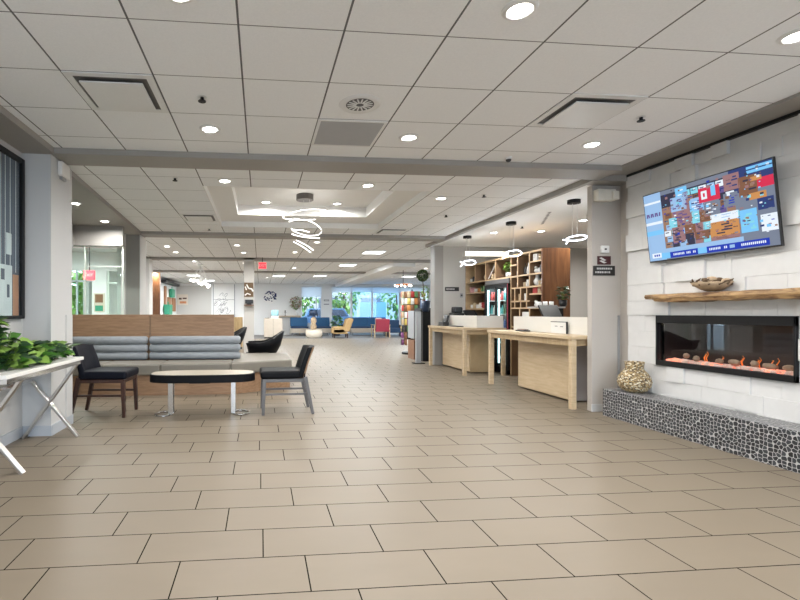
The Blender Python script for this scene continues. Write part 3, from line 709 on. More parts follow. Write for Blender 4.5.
# ------------------------------------------------------------------ reception
def make_desk(label, y0, y1, x1, near_leg_back):
    t = thing('reception_desk', label, 'desk', (4.3,(y0+y1)/2,0))
    MB().box(3.89,x1,y0,y1,.885,.93).build('top','wood_birch',t,bev=.004)
    MB().box(3.93,3.955,y0+.05,y1-.05,.80,.885).box(3.955,x1-.03,y0+.04,y0+.065,.80,.885).build('apron','wood_birch_side',t)
    for x,y in ((3.94,y0+.045),(3.94,y1-.045),(x1-.045,y1-.045),(x1-.045,y0+.045)):
        MB().box(x-.033,x+.033,y-.033,y+.033,0,.885).build('leg','wood_birch',t,bev=.004)
    return t
d1 = make_desk('nearer birch reception desk on legs beside the grey pier', 5.53,7.72,4.77,False)
MB().box(4.22,4.74,6.03,7.28,.02,.80).build('cabinet','wood_birch_side',d1); MB().box(4.20,4.22,6.03,7.28,.035,.80).build('front_panel','wood_birch',d1)
MB().box(4.23,4.74,6.0,6.03,.02,.80).build('end_panel','wall_lilac',d1)
d2 = make_desk('further birch reception desk below the dark wall plaque', 8.68,10.58,4.77,True)
MB().box(4.24,4.74,9.12,10.52,.02,.80).build('cabinet','wood_birch_side',d2); MB().box(4.22,4.24,9.12,10.52,.035,.80).build('front_panel','wood_birch',d2)
MB().box(4.24,4.74,9.10,9.12,.02,.80).build('end_panel','wood_birch_side',d2)
solo(MB().box(4.20,4.225,5.53,7.42,.932,1.165), 'desk_screen', 'panel_white', 'white privacy screen along the nearer reception desk', 'screen', bev=.003)
solo(MB().box(4.20,4.225,8.75,10.25,.932,1.168).box(4.225,4.74,8.75,8.775,.932,1.168), 'desk_screen', 'panel_white', 'white corner privacy screen on the further reception desk', 'screen', bev=.003)
# things on the desks
t = thing('card_terminal', 'black card terminal standing upright on the far end of the further desk', 'card reader', (4.05,10.05,.932))
MB().box(4.0,4.14,9.95,10.2,.932,1.02).build('base','black_plastic',t,bev=.01); MB().ext([(4.08,9.98,1.02),(4.13,9.98,1.02),(4.17,9.98,1.17),(4.12,9.98,1.17)],(0,.2,0)).build('display','black_plastic',t,bev=.006); MB().box(4.082,4.09,10.02,10.12,1.03,1.036).build('key_strip','sign_text',t)
solo(MB().box(4.02,4.16,9.25,9.72,.932,.952), 'pen_tray', 'black_plastic', 'flat black tray on the further desk before its white screen', 'tray', bev=.006)
t = thing('small_printer', 'black desk printer behind the white screen of the further desk', 'printer', (4.45,10.2,.932))
MB().box(4.30,4.56,10.08,10.35,.932,1.22).build('body','black_plastic',t,bev=.02); MB().box(4.33,4.53,10.1,10.3,1.22,1.36).build('paper_cover','black_plastic',t,bev=.03); MB().box(4.29,4.30,10.12,10.3,1.0,1.02).build('slot','grey_plastic',t)
def monitor(label, c, w_, h_, tilt, rz):
    t = thing('monitor', label, 'monitor', (*c,.932), None, rz)
    MB().cyl((0,0,0),(0,0,.012),.11).build('foot','black_plastic',t,shift=False); MB().bar((0,.02,.01),(0,.02,.22),.05,.03).build('stand','black_plastic',t,shift=False)
    o = MB().box(-w_/2,w_/2,-.012,.012,0,h_).build('panel','black_plastic',t,bev=.006,shift=False); o.location = (0,0,.14); o.rotation_euler = (tilt,0,0)
    return t
monitor('black monitor behind the screen of the further desk, beside the printer', (4.72,9.95), .42,.25,R(-35),R(30))
monitor('black monitor tilted back behind the screen of the nearer desk', (4.62,6.95), .50,.30,R(-25),R(25))
t = thing('pen_tray', 'black tray of pens on the nearer reception desk', 'tray', (4.12,7.0,.932))
MB().box(4.07,4.17,6.88,7.14,.932,.952).build('tray','black_plastic',t,bev=.006)
for k in range(4): MB().cyl((4.085+.02*k,6.9,.96),(4.085+.022*k,7.1,.962),.006,n=8).build('pen',('goods_brown','black_plastic')[k%2],t)
t = thing('sign_holder', 'white notice in a black-edged holder on the nearer desk', 'sign', (4.15,6.2,.932))
MB().box(4.165,4.17,6.02,6.36,.935,1.09).build('sheet','paper',t); MB().box(4.16,4.175,6.005,6.02,.932,1.10).box(4.16,4.175,6.02,6.36,1.09,1.10).build('edge','black_plastic',t)
lt = MB()
for zz,yy in ((1.03,6.24),(1.025,6.12)): MB().box(4.1635,4.165,yy-.03,yy+.03,zz,zz+.008).build('text_line','ink',t)
# counter ledge with mugs
t = thing('back_counter', 'narrow grey counter ledge behind the nearer desk by the walnut panel', 'counter', (4.85,7.35,0))
MB().box(4.52,5.0,7.25,7.55,1.30,1.325).build('ledge','grille_grey',t); MB().box(4.9,5.0,7.30,7.5,0,1.30).build('support','black_metal',t)
mg = MB().lathe([(.03,0),(.036,.01),(.037,.085),(.033,.085),(.03,.012),(.0001,.01)],(0,0,0),16); mg.tube([(.036,0,.07),(.06,0,.065),(.062,0,.03),(.036,0,.02)],.005,6)
mug = mg.build('mug','white_plastic',None,smooth=True); mug.location = (4.62,7.4,1.326); tag(mug,'white mug at the left end of the grey counter ledge','mug','mugs on the ledge')
for k,lb in ((1,'white mug in the middle of the three on the ledge'),(2,'white mug at the right end of the three on the ledge')):
    q = dup(mug,(4.62+.11*k,7.38,1.326),.4*k,lb)
# shelf unit : front at X = 4.85 looking to -X
SX0,SX1,SY0,SY1,SZ = 4.85,5.28,7.66,10.66,2.34
t = thing('shelf_unit', 'tall birch cubby shelf unit with walnut end panel behind the desks', 'shelf', ((SX0+SX1)/2,9.1,0))
MB().box(SX0-.01,SX1+.07,SY0-.03,SY0,0,SZ+.01).build('side_panel','wood_walnut',t)
MB().box(SX0,SX1,SY1,SY1+.03,0,SZ).build('side_panel','wood_shelf',t)
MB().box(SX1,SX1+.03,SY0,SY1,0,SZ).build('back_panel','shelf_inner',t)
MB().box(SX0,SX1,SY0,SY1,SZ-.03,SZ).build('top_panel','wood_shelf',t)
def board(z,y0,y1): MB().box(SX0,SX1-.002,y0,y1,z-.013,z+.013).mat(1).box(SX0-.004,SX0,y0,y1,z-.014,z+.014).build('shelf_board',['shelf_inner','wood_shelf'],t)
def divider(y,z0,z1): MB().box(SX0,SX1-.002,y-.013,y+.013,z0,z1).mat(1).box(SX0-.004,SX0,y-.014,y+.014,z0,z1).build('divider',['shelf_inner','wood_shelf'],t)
Y_ = dict(fl=9.69,fr=8.66)
board(1.92,SY0,SY1); board(1.675,Y_['fl'],SY1); board(1.31,Y_['fl'],SY1); board(.9,Y_['fl'],SY1); board(1.695,SY0,Y_['fr']); board(1.31,SY0,Y_['fr']); board(.95,SY0,Y_['fr']); board(1.44,8.03,Y_['fr']); board(1.56,SY0,8.03)
board(2.14,SY0,8.03); board(2.14,8.42,8.66)
for y in (10.19,9.69,9.27,8.66,8.42,8.03): divider(y,1.933,SZ-.03)
divider(9.69,0,1.907); divider(8.66,0,1.907)
for y in (8.42,8.03): divider(y,1.708,1.907)
for y in (8.52,8.32,8.22-.1): divider(y,1.323,1.682)
divider(8.03,.96,1.297); divider(8.35,.96,1.297)
# drinks cooler inside the unit
ct = thing('drinks_cooler', 'black drinks cooler with lit glass doors in the shelf unit', 'cooler', (5.1,9.17,0))
cy0,cy1 = 8.69,9.66
MB().box(SX0-.04,SX0+.42,cy0,cy0+.04,.02,1.78).box(SX0-.04,SX0+.42,cy1-.04,cy1,.02,1.78).box(SX0+.39,SX0+.42,cy0,cy1,.02,1.78).box(SX0-.04,SX0+.42,cy0,cy1,.02,.1).box(SX0-.04,SX0+.42,cy0,cy1,1.76,1.80).build('cabinet','black_metal',ct)
MB().box(SX0-.03,SX0,cy0,cy1,1.81,1.905).build('header','frame_taupe',ct,bev=.01)
MB().box(SX0-.052,SX0-.042,cy0,cy0+.02,.9,1.80).build('edge_strip','red_fabric',ct)
for a,b2 in ((cy0+.05,9.165),(9.185,cy1-.05)):
    d = MB().box(SX0-.042,SX0-.02,a,a+.03,.1,1.76).box(SX0-.042,SX0-.02,b2-.03,b2,.1,1.76).box(SX0-.042,SX0-.02,a+.03,b2-.03,1.73,1.76).box(SX0-.042,SX0-.02,a+.03,b2-.03,.1,.13).build('door','black_metal',ct)
    MB().box(SX0-.034,SX0-.031,a+.03,b2-.03,.13,1.73).build('door_pane','glass_clear',d)
    MB().box(SX0-.015,SX0+.01,a+.03,a+.058,.2,1.7).box(SX0-.015,SX0+.01,b2-.058,b2-.03,.2,1.7).build('light_strip','cooler_led',ct)
MB().box(SX0+.375,SX0+.388,cy0+.04,cy1-.04,.1,1.76).build('liner','white_plastic',ct)
l = bpy.data.lights.new('cooler_lamp','AREA'); l.shape = 'RECTANGLE'; l.size = .3; l.size_y = .8; l.energy = 14; l.color = (.75,.95,1)
o = bpy.data.objects.new('cooler_lamp',l); C.objects.link(o); o.location = (-.1,0,1.74); o.parent = ct
lv = [.30,.62,.92,1.2,1.48]
for z in lv: MB().box(SX0+.02,SX0+.37,cy0+.04,cy1-.04,z-.012,z).build('wire_shelf','white_metal',ct)
bt = {}
for cn in ('white','teal','blue','red','green'):
    o = MB().lathe([(.027,0),(.03,.01),(.03,.11),(.012,.155),(.012,.18),(.0001,.18)],(0,0,0),10).build('drink_bottle','goods_'+cn,None,smooth=True); bt[cn] = o
first = set(); tier = ['bottom','second','middle','fourth','top']
def use(proto, key, loc, label, cat, group, rz=0, seen=set()):
    o = proto
    if key in seen: o = proto.copy(); C.objects.link(o)
    seen.add(key)
    o.location = loc; o.rotation_euler = (0,0,rz); return tag(o,label,cat,group)
cols = list(bt)
for i,z in enumerate(lv):
    if i < 2: continue
    for k in range(8):
        y = cy1-.12-.1*k-(.03 if k > 3 else 0); cn = 'red' if i == 4 and k%3 < 2 else ['white','teal','white','blue','white','teal','green','white'][(k+i*3)%8]
        use(bt[cn],'b'+cn,(SX0+.07,y,z+.001),f'{cn} drink bottle, {ORD[k]} from left on the lit cooler\'s {tier[i]} shelf','bottle','bottles in the cooler')
# goods on the shelf unit
PR = {}
def goods(kind, cn):
    k = kind+cn
    if k in PR: return PR[k]
    if kind == 'box': o = MB().box(-.06,.06,-.05,.05,0,.13).build('gift_box','goods_'+cn,None,bev=.004)
    elif kind == 'jar': o = MB().lathe([(.045,0),(.05,.01),(.05,.09),(.036,.105),(.04,.11),(.04,.13),(.0001,.13)],(0,0,0),14).build('storage_jar','goods_'+cn,None,smooth=True)
    elif kind == 'mug': o = MB().lathe([(.035,0),(.04,.01),(.042,.09),(.036,.09),(.032,.012),(.0001,.01)],(0,0,0),14).build('mug','goods_'+cn,None,smooth=True)
    elif kind == 'bottle': o = MB().lathe([(.028,0),(.033,.01),(.033,.13),(.012,.17),(.012,.22),(.0001,.22)],(0,0,0),12).build('bottle','goods_'+cn,None,smooth=True)
    elif kind == 'vase': o = MB().lathe([(.03,0),(.06,.05),(.065,.09),(.03,.15),(.028,.2),(.035,.22),(.024,.22),(.02,.15),(.0001,.1)],(0,0,0),14).build('vase','goods_'+cn,None,smooth=True)
    elif kind == 'book': o = MB().box(-.08,.08,-.014,.014,0,.19).build('book','goods_'+cn,None)
    else: o = MB().ball((0,0,.045),.05,10,(1.2,1,.9)).ball((-.03,.0,.10),.03,8).build('figurine','goods_'+cn,None,smooth=True)
    PR[k] = o; return o
CAT = dict(box='box',jar='jar',mug='mug',bottle='bottle',vase='vase',book='book',fig='figurine')
def stock(where, z, items, y0, y1):
    n = len(items)
    for i,(kind,cn) in enumerate(items):
        y = y1-(y1-y0)*(i+.5)/n; o = goods(kind,cn)
        nm = {'fig':'ornament'}.get(kind,kind)
        use(o,'g'+kind+cn,(SX0+.10,y,z+.0135),f'{cn} {nm}, {ORD[i]} from left, {where}',CAT[kind],'goods on the shelf unit',random.uniform(-.3,.3))
stock('far-left top cubby of shelf unit',1.92,[('mug','white'),('jar','black'),('mug','white')],10.22,10.62)
stock('second top cubby of shelf unit',1.92,[('vase','tan')],9.72,9.95)
stock('third top cubby of shelf unit',1.92,[('fig','tan'),('box','tan')],9.3,9.6)
stock('top cubby right of cooler, lower half',1.92,[('mug','white')],8.45,8.64)
stock('top cubby right of cooler, upper half',2.14,[('mug','white')],8.45,8.64)
stock('undivided top cubby near walnut panel',1.92,[('bottle','black'),('bottle','white'),('bottle','black')],8.06,8.38)
stock('top cubby beside walnut panel, lower half',1.92,[('fig','white'),('mug','white'),('box','black')],7.7,8.0)
stock('top cubby beside walnut panel, upper half',2.14,[('box','white'),('fig','tan')],7.75,8.0)
stock('second-row left cubby of shelf unit',1.695,[('jar','white')],8.45,8.6)
stock('second-row middle cubby of shelf unit',1.695,[('mug','tan'),('jar','white'),('fig','tan')],8.06,8.38)
stock('second-row right cubby of shelf unit',1.695,[('vase','white'),('mug','tan'),('fig','white')],7.7,8.0)
stock('leftmost small third-row cubby, lower half',1.31,[('fig','tan')],8.54,8.64)
stock('leftmost small third-row cubby, upper half',1.44,[('mug','pink')],8.54,8.64)
stock('second small third-row cubby, lower half',1.31,[('jar','tan')],8.34,8.5)
stock('second small third-row cubby, upper half',1.44,[('box','tan')],8.34,8.5)
stock('third small third-row cubby, lower half',1.31,[('jar','tan')],8.14,8.3)
stock('third small third-row cubby, upper half',1.44,[('box','white')],8.14,8.3)
stock('wide third-row cubby, upper half',1.56,[('box','red'),('jar','tan'),('fig','red')],7.7,8.0)
stock('wide third-row cubby, lower half',1.31,[('fig','white'),('mug','white'),('jar','white')],7.7,8.0)
stock('shelf left of the cooler, upper',1.675,[('box','pink'),('mug','white'),('mug','orange'),('fig','green'),('box','green')],9.75,10.6)
stock('shelf left of the cooler, lower',1.31,[('mug','white'),('jar','tan'),('mug','white'),('jar','white'),('fig','red'),('box','red')],9.75,10.6)
solo(MB().box(4.88,5.1,8.10,8.33,.97,1.24), 'white_canister', 'white_plastic', 'white box in the bottom cubby right of the cooler', 'box', bev=.01)
# small plant and dried stems on the unit
def leafpot(name, label, c, pot, leaf, r, h, n, L, stem=True):
    t = thing(name, label, 'plant', c); rnd = random.Random(hash(label)%999 if False else len(label))
    MB().lathe([(r*.7,0),(r,h*.02+.02),(r*1.05,h*.35),(r*.95,h*.35),(.0001,h*.3)],c,14).build('pot',pot,t,smooth=True)
    q = MB(); foliage([q],[(c[0],c[1],c[2]+h*.7,r*1.3,r*1.3,h*.3)],rnd,n,L); q.build('leaves',leaf,t,smooth=True)
    q = MB()
    for k in range(6): q.tube([(c[0],c[1],c[2]+h*.3),(c[0]+r*.5*math.cos(k),c[1]+r*.5*math.sin(k),c[2]+h*.7)],.004,5)
    q.build('stems','stem_green',t)
    return t
leafpot('potted_plant','small pale green plant in a cubby above the drinks cooler',(4.96,8.95,1.934),'goods_white','leaf_light',.055,.30,60,(.05,.08))
leafpot('potted_plant','dark leafy plant standing before the walnut panel behind the nearer desk',(5.06,7.40,1.326),'black_plastic','leaf_dark',.06,.33,50,(.05,.09))
solo(MB().bar((4.88,9.62,1.95),(4.90,9.32,2.28),.012), 'ladder_ornament', 'goods_white', 'pale slanting rod ornament in the cubby above the cooler', 'ornament')
# wall plaque, thermostat, linear light on the reception wall
t = thing('wall_sign', 'small dark plaque with pale lettering on the grey wall behind the further desk', 'sign', (4.52,10.7,1.74))
MB().box(4.35,4.69,10.685,10.70,1.74,1.835).build('plate','sign_black',t)
lt = MB(); k = 4.38; rn3 = random.Random(2)
while k < 4.58: wq = rn3.uniform(.012,.022); lt.box(k,k+wq,10.683,10.685,1.775,1.80); k += wq+.008
lt.build('lettering','sign_text',t)
t = thing('thermostat', 'tiny round-buttoned thermostat right of the dark wall plaque', 'thermostat', (4.76,10.7,1.6))
MB().box(4.72,4.79,10.685,10.703,1.59,1.69).build('plate','grey_plastic',t,bev=.004); MB().cyl((4.755,10.685,1.64),(4.755,10.678,1.64),.02).build('dial','black_plastic',t)
t = thing('linear_light', 'long bright linear light on the wall above the shelf unit', 'light', (5.3,10.62,2.58))
MB().box(4.80,5.9,10.62,10.70,2.56,2.69).build('housing','white_metal',t); MB().box(4.82,5.88,10.612,10.62,2.575,2.675).build('lens','strip_lens',t)

# twisted loop pendants
def smooth_path(P, k=8):
    P = [Vector(p) for p in P]; out = []
    for i in range(len(P)-1):
        p0,p1,p2,p3 = P[max(i-1,0)],P[i],P[i+1],P[min(i+2,len(P)-1)]
        for j in range(k):
            u_ = j/k; out.append(.5*((2*p1)+(p2-p0)*u_+(2*p0-5*p1+4*p2-p3)*u_*u_+(3*p1-p0-3*p2+p3)*u_**3))
    return out+[P[-1]]
def loop_pendant(label, x, y, zc, loop_z, span, drop, ph):
    t = thing('loop_pendant', label, 'pendant light', (x,y,SO), 'loop pendants over the desks')
    MB().cyl((x,y,SO-.05),(x,y,SO),.085).build('canopy','black_metal',t)
    MB().cyl((x-.02,y,loop_z+.04),(x-.02,y,SO-.05),.003,n=6).cyl((x+.05,y,loop_z+.02),(x+.05,y,SO-.05),.003,n=6).build('cable','white_metal',t)
    P = [(-17.4,-7,-5),(-10.4,-.5,-2),(-3.9,3.9,8),(6.5,6.0,12),(15,5.5,5),(15.6,-.5,-5),(5.2,-4.9,-10),(-6.5,-3.4,-6),(-15.6,3.4,0)]
    c_,s_ = math.cos(ph),math.sin(ph)
    MB().tube(smooth_path([(x+(a*c_-b2*s_)*span, y+d*.01, loop_z+(a*s_+b2*c_)*span*drop) for a,b2,d in P]),.0085,8).build('led_loop','led_cool',t,smooth=True)
    l = bpy.data.lights.new('pendant_glow','POINT'); l.energy = 8; l.color = (.9,.95,1); l.shadow_soft_size = .12
    o = bpy.data.objects.new('pendant_glow',l); C.objects.link(o); o.location = (0,0,loop_z-SO-.12); o.parent = t
loop_pendant('furthest twisted LED loop pendant, hanging over the further desk',4.22,9.21,0,2.245,.0098,1.0,.05)
loop_pendant('middle twisted LED loop pendant, hanging between the two desks',4.33,7.73,0,2.245,.0105,1,0.1)
loop_pendant('nearest twisted LED loop pendant, hanging beside the grey pier',4.36,6.14,0,2.255,.0105,.6,.35)

# ------------------------------------------------------------------ spiral pendant
t = thing('spiral_pendant', 'white LED spiral pendant hanging from the stepped ceiling tray', 'pendant light', (.71,7.5,z2))
MB().cyl((.71,7.5,z2-.09),(.71,7.5,z2),.14,n=28).build('canopy','dark_chrome',t,bev=.004)
MB().cyl((.69,7.5,2.5),(.69,7.5,z2-.09),.003,n=6).cyl((.78,7.45,2.84),(.78,7.45,z2-.09),.003,n=6).build('cable','white_metal',t)
def ribbon(pts):
    """offsets in centimetres from the pendant's middle: across, up, depth"""
    q = smooth_path([(.71+a/100, 7.5+c/100, 2.62+b2/100) for a,b2,c in pts])
    MB().tube(q,.0065,8).build('led_strip','led_white',t,smooth=True)
    MB().tube([p+Vector((0,0,.011)) for p in q],.0065,6).build('metal_channel','dark_chrome',t,smooth=True)
ribbon([(34.6,17.6,-12),(38.2,24.7,0),(29.8,31.3,16),(3,33.8,30),(-22,26.7,26),(-35,16.5,5),(-31,8.5,-16),(-11,5.2,-28),(9,6.9,-22),(15.2,10.5,-6),(3,14.8,18),(-11,14.8,20),(-25.5,8.9,8)])
ribbon([(-16,16.5,18),(3,15.3,22),(20,7,16),(26.6,-5,0),(20,-15.7,-16),(1,-18.6,-24),(-16,-12,-16),(-21.5,-5,0),(-14,-3.5,14),(-2,-3.2,18),(8,-7.3,10)])
ribbon([(-21,-13,-2),(-18,-16,-12),(-2,-21,-22),(22.5,-20.5,-10)])
ribbon([(-15,-24,-10),(0,-32,-14),(13,-39.5,-6)]); ribbon([(-19,-26,-6),(-5,-34,-10),(9,-42,-2)])
l = bpy.data.lights.new('spiral_glow','POINT'); l.energy = 8; l.shadow_soft_size = .3; l.color = (1,.96,.9)
o = bpy.data.objects.new('spiral_glow',l); C.objects.link(o); o.location = (0,0,-.55); o.parent = t

# ------------------------------------------------------------------ ceiling fittings
def make_down():
    t = thing('downlight','x','light')
    MB().lathe([(.062,-.004),(.066,-.013),(.09,-.006),(.094,0)],(0,0,0),28,0,False).build('trim_ring','white_metal',t,smooth=True)
    MB().cyl((0,0,-.003),(0,0,-.006),.062,n=28).build('lens','lamp_lens',t)
    l = bpy.data.lights.new('downlight_lamp','AREA'); l.shape = 'DISK'; l.size = .11; l.energy = DL_E; l.color = (1,.98,.95); l.spread = R(165)
    o = bpy.data.objects.new('downlight_lamp',l); C.objects.link(o); o.parent = t; o.location = (0,0,-.008)
    return t
DL_E = 20
dl0 = None
def down(x,y,z,label,group='recessed downlights',k=1.0):
    global dl0
    if dl0 is None:
        dl0 = make_down(); dl0.location = (x,y,z); o = dl0; o['label'] = label; o['group'] = group
    else: o = dup(dl0,(x,y,z),0,label,group)
    return o
down(1.392,2.396,CE,'large-looking recessed downlight at the top edge of the ceiling, nearest the camera')
down(3.156,2.468,CE,'recessed downlight at the right edge of the photo above the television')
down(-.42,2.42,CE,'recessed downlight just past the top edge of the ceiling, left of centre')
down(1.375,4.233,CE,'recessed downlight right of the square return grille, before the cross beam')
down(3.201,4.245,CE,'recessed downlight before the cross beam, right of the square air diffuser')
down(-.449,4.202,CE,'recessed downlight before the cross beam, left of the return grille')
for x in (-.42,1.39,3.16):
    for y in (.55,-1.3,-3.1): down(x,y,CE,'recessed downlight in the ceiling behind the camera','recessed downlights behind the camera')
down(-.441,5.834,CE,'recessed downlight just beyond the cross beam, left of the spiral pendant')
down(1.368,5.869,CE,'recessed downlight just beyond the cross beam, right of the spiral pendant')
down(2.559,6.437,CE,'recessed downlight right of the stepped ceiling tray')
down(.09,8.04,z2,'recessed downlight inside the ceiling tray, left of the spiral pendant')
down(1.324,8.04,z2,'recessed downlight inside the ceiling tray, right of the spiral pendant')
down(-2.657,6.969,SO,'recessed downlight in the brown soffit, partly behind the left pier')
down(-2.664,8.285,SO,'recessed downlight in the brown soffit above the glass partition')
down(5.451,7.445,SO,'recessed downlight in the reception ceiling nearest the grey pier')
down(5.376,8.519,SO,'recessed downlight in the reception ceiling, middle of the three')
down(7.3,9.3,SO,'recessed downlight added to brighten the reception wall, hidden behind the grey pier','hidden downlights'); down(7.3,7.2,SO,'recessed downlight nearest the hidden reception corner','hidden downlights')  # the first is added to light the dark end wall
down(4.55,8.75,SO,'recessed downlight in the reception ceiling between the pendant canopies')
for i,(x,y) in enumerate(((-2.285,11.668),(-.571,11.34),(1.293,10.69),(-2.269,12.793),(-.453,12.728),(.916,12.497))):
    down(x,y,CE,f'small recessed downlight between the second and third beams, {ORD[i]} counting from near left','far recessed downlights')
for i,(x,y) in enumerate(((-2.097,14.955),(-.548,15.4),(1.2,16.9),(-2.18,18.9),(-3.6,18.9),(-4.2,18.5),(.3,21.5),(-2.6,22.5))):
    down(x,y if y != 18.5 else 18.85,CE,f'tiny recessed downlight beyond the third beam, {ORD[i]} counting from the near side','far recessed downlights')
down(-3.9,11,CE,'recessed downlight inside the vestibule behind the glass','vestibule downlights'); down(-5.2,11,CE,'recessed downlight further inside the vestibule behind the glass','vestibule downlights')
for i,(x,y) in enumerate(((6,12.5),(8.5,12.5),(6,16.5),(8.5,16.5),(6,21),(8.5,21))): down(x,y,CE,'recessed downlight over the market end of the far lobby, out of sight','hidden downlights')
# lit lay-in panels
def light_panel(x,y,label,w_=.6,d_=.6):
    t = thing('ceiling_light_panel',label,'light',(x,y,CE),'lay-in light panels')
    MB().box(x-w_/2,x+w_/2,y-d_/2,y+d_/2,CE-.012,CE).build('frame','white_metal',t); MB().box(x-w_/2+.04,x+w_/2-.04,y-d_/2+.04,y+d_/2-.04,CE-.015,CE-.012).build('lens','panel_lens',t)
    l = bpy.data.lights.new('panel_lamp','AREA'); l.size = .5; l.energy = 85; l.color = (.93,.97,1)
    o = bpy.data.objects.new('panel_lamp',l); C.objects.link(o); o.location = (0,0,-.02); o.parent = t
light_panel(3.03,12.35,'bright square light panel between the second and third beams')
light_panel(2.95,15.7,'bright square light panel beyond the third beam')
light_panel(2.6,20.4,'furthest bright square light panel, before the windows')
light_panel(-2.9,20.6,'square light panel added to brighten the far left area before the white poster'); light_panel(-2.6,23.8,'furthest added square light panel in front of the beige far-left wall'); light_panel(.8,20.6,'added bright square light panel before the round mosaic disc')  # extra panels added to brighten the dim far-left walls
light_panel(6.6,14.9,'light panel over the snack rack side of the far lobby'); light_panel(6.6,20.4,'light panel above the red armchair')
t = thing('ceiling_light_panel','long light panel added to brighten the vestibule behind the glass','light',(-4.9,10.6,CE))  # panel added to make the dark vestibule brighter
MB().box(-5.6,-4.2,10.3,10.9,CE-.012,CE).build('frame','white_metal',t); MB().box(-5.56,-4.24,10.34,10.86,CE-.015,CE-.012).build('lens','panel_lens',t)
l = bpy.data.lights.new('panel_lamp','AREA'); l.size = .6; l.energy = 90; l.color = (.93,.98,1); o = bpy.data.objects.new('panel_lamp',l); C.objects.link(o); o.location = (0,0,-.02); o.parent = t
# air diffusers
def diffuser(x,y,label,s_=.6,mt='white_metal'):
    t = thing('air_diffuser',label,'vent',(x,y,CE)); h = s_/2
    MB().box(x-h,x+h,y-h,y-h+.05,CE-.008,CE).box(x-h,x+h,y+h-.05,y+h,CE-.008,CE).box(x-h,x-h+.05,y-h+.05,y+h-.05,CE-.008,CE).box(x+h-.05,x+h,y-h+.05,y+h-.05,CE-.008,CE).build('frame',mt,t)
    MB().box(x-h+.05,x+h-.05,y-h+.05,y+h-.05,CE-.003,CE).build('throat','grey_slot',t)
    g = .085; MB().box(x-h+g,x+h-g,y-h+g,y+h-g,CE-.03,CE-.02).build('plate',mt,t)
diffuser(-1.045,3.59,'square ceiling air diffuser at upper left, beside a smoke detector')
diffuser(2.62,3.57,'square ceiling air diffuser at upper right above the television')
diffuser(-1.045,8.15,'square ceiling air diffuser left of the stepped tray')
diffuser(2.60,9.15,'square ceiling air diffuser right of the stepped tray')
t = thing('return_grille','square louvred return grille in the ceiling near the centre','vent',(.785,4.2,CE))
MB().box(.485,1.085,3.9,3.925,CE-.01,CE).box(.485,1.085,4.475,4.5,CE-.01,CE).box(.485,.51,3.925,4.475,CE-.01,CE).box(1.06,1.085,3.925,4.475,CE-.01,CE).build('frame','white_metal',t)
lm_ = MB().box(.51,1.06,3.925,4.475,CE-.002,CE)
for k in range(18):
    y = 3.94+.03*k; lm_.mat(1).add([(.51,y,CE-.002),(1.06,y,CE-.002),(1.06,y+.016,CE-.012),(.51,y+.016,CE-.012)],[(0,1,2,3)])
lm_.build('louvres',['grey_slot','grille_grey'],t)
t = thing('ceiling_speaker','round white ceiling speaker just before the return grille','speaker',(.775,3.6,CE))
MB().lathe([(.105,-.006),(.15,-.014),(.165,0)],(.775,3.6,CE),32,0,False).build('ring','white_metal',t,smooth=True)
gm = MB().cyl((.775,3.6,CE-.004),(.775,3.6,CE-.007),.11,n=32)
gm.mat(1)
for k in range(16):
    a = 2*PI*k/16; gm.bar((.775+.03*math.cos(a),3.6+.03*math.sin(a),CE-.009),(.775+.10*math.cos(a),3.6+.10*math.sin(a),CE-.009),.011,.004)
gm.build('grille',['grey_slot','white_metal'],t)
def sprinkler(x,y,z,label):
    t = thing('sprinkler',label,'sprinkler',(x,y,z),'ceiling sprinklers')
    MB().cyl((x,y,z-.004),(x,y,z+.006),.034).build('escutcheon','white_metal',t); MB().cyl((x,y,z-.03),(x,y,z-.004),.014,n=10).cyl((x,y,z-.036),(x,y,z-.03),.03,n=12).build('head','black_metal',t)
sprinkler(-.444,3.595,CE,'small dark sprinkler right of the upper-left air diffuser')
sprinkler(3.168,3.622,CE,'small dark sprinkler right of the upper-right air diffuser')
sprinkler(-1.037,5.782,CE,'small dark sprinkler beyond the cross beam near the left soffit')
sprinkler(3.08,6.2,CE,'small dark sprinkler beyond the cross beam, right of the tray')
sprinkler(3.087,7.546,CE,'small dark sprinkler further right, nearer the reception step')
sprinkler(-1.0,9.2,CE,'small dark sprinkler just before the second beam')
sprinkler(4.75,8.1,SO,'small dark sprinkler in the reception ceiling')
t = thing('dome_camera','small black dome camera on the ceiling just before the cross beam','camera',(2.605,4.70,CE))
MB().cyl((2.605,4.7,CE-.02),(2.605,4.7,CE+.006),.035).build('base','white_plastic',t); MB().ball((2.605,4.7,CE-.022),.028,12).build('dome','black_plastic',t,smooth=True)
for i,(x0,y0,x1,y1) in enumerate(((4.5,6.9,5.0,7.9),(4.95,6.6,5.5,7.4))):
    q = MB(); n = 9
    for k in range(n):
        f = k/n; q.box(x0+(x1-x0)*f,x0+(x1-x0)*f+.03,y0+(y1-y0)*f,y0+(y1-y0)*f+.06,SO-.004,SO)
    solo(q,'slot_diffuser','grey_slot',['dotted slot diffuser in the reception ceiling, left one','dotted slot diffuser in the reception ceiling, right one'][i],'vent')
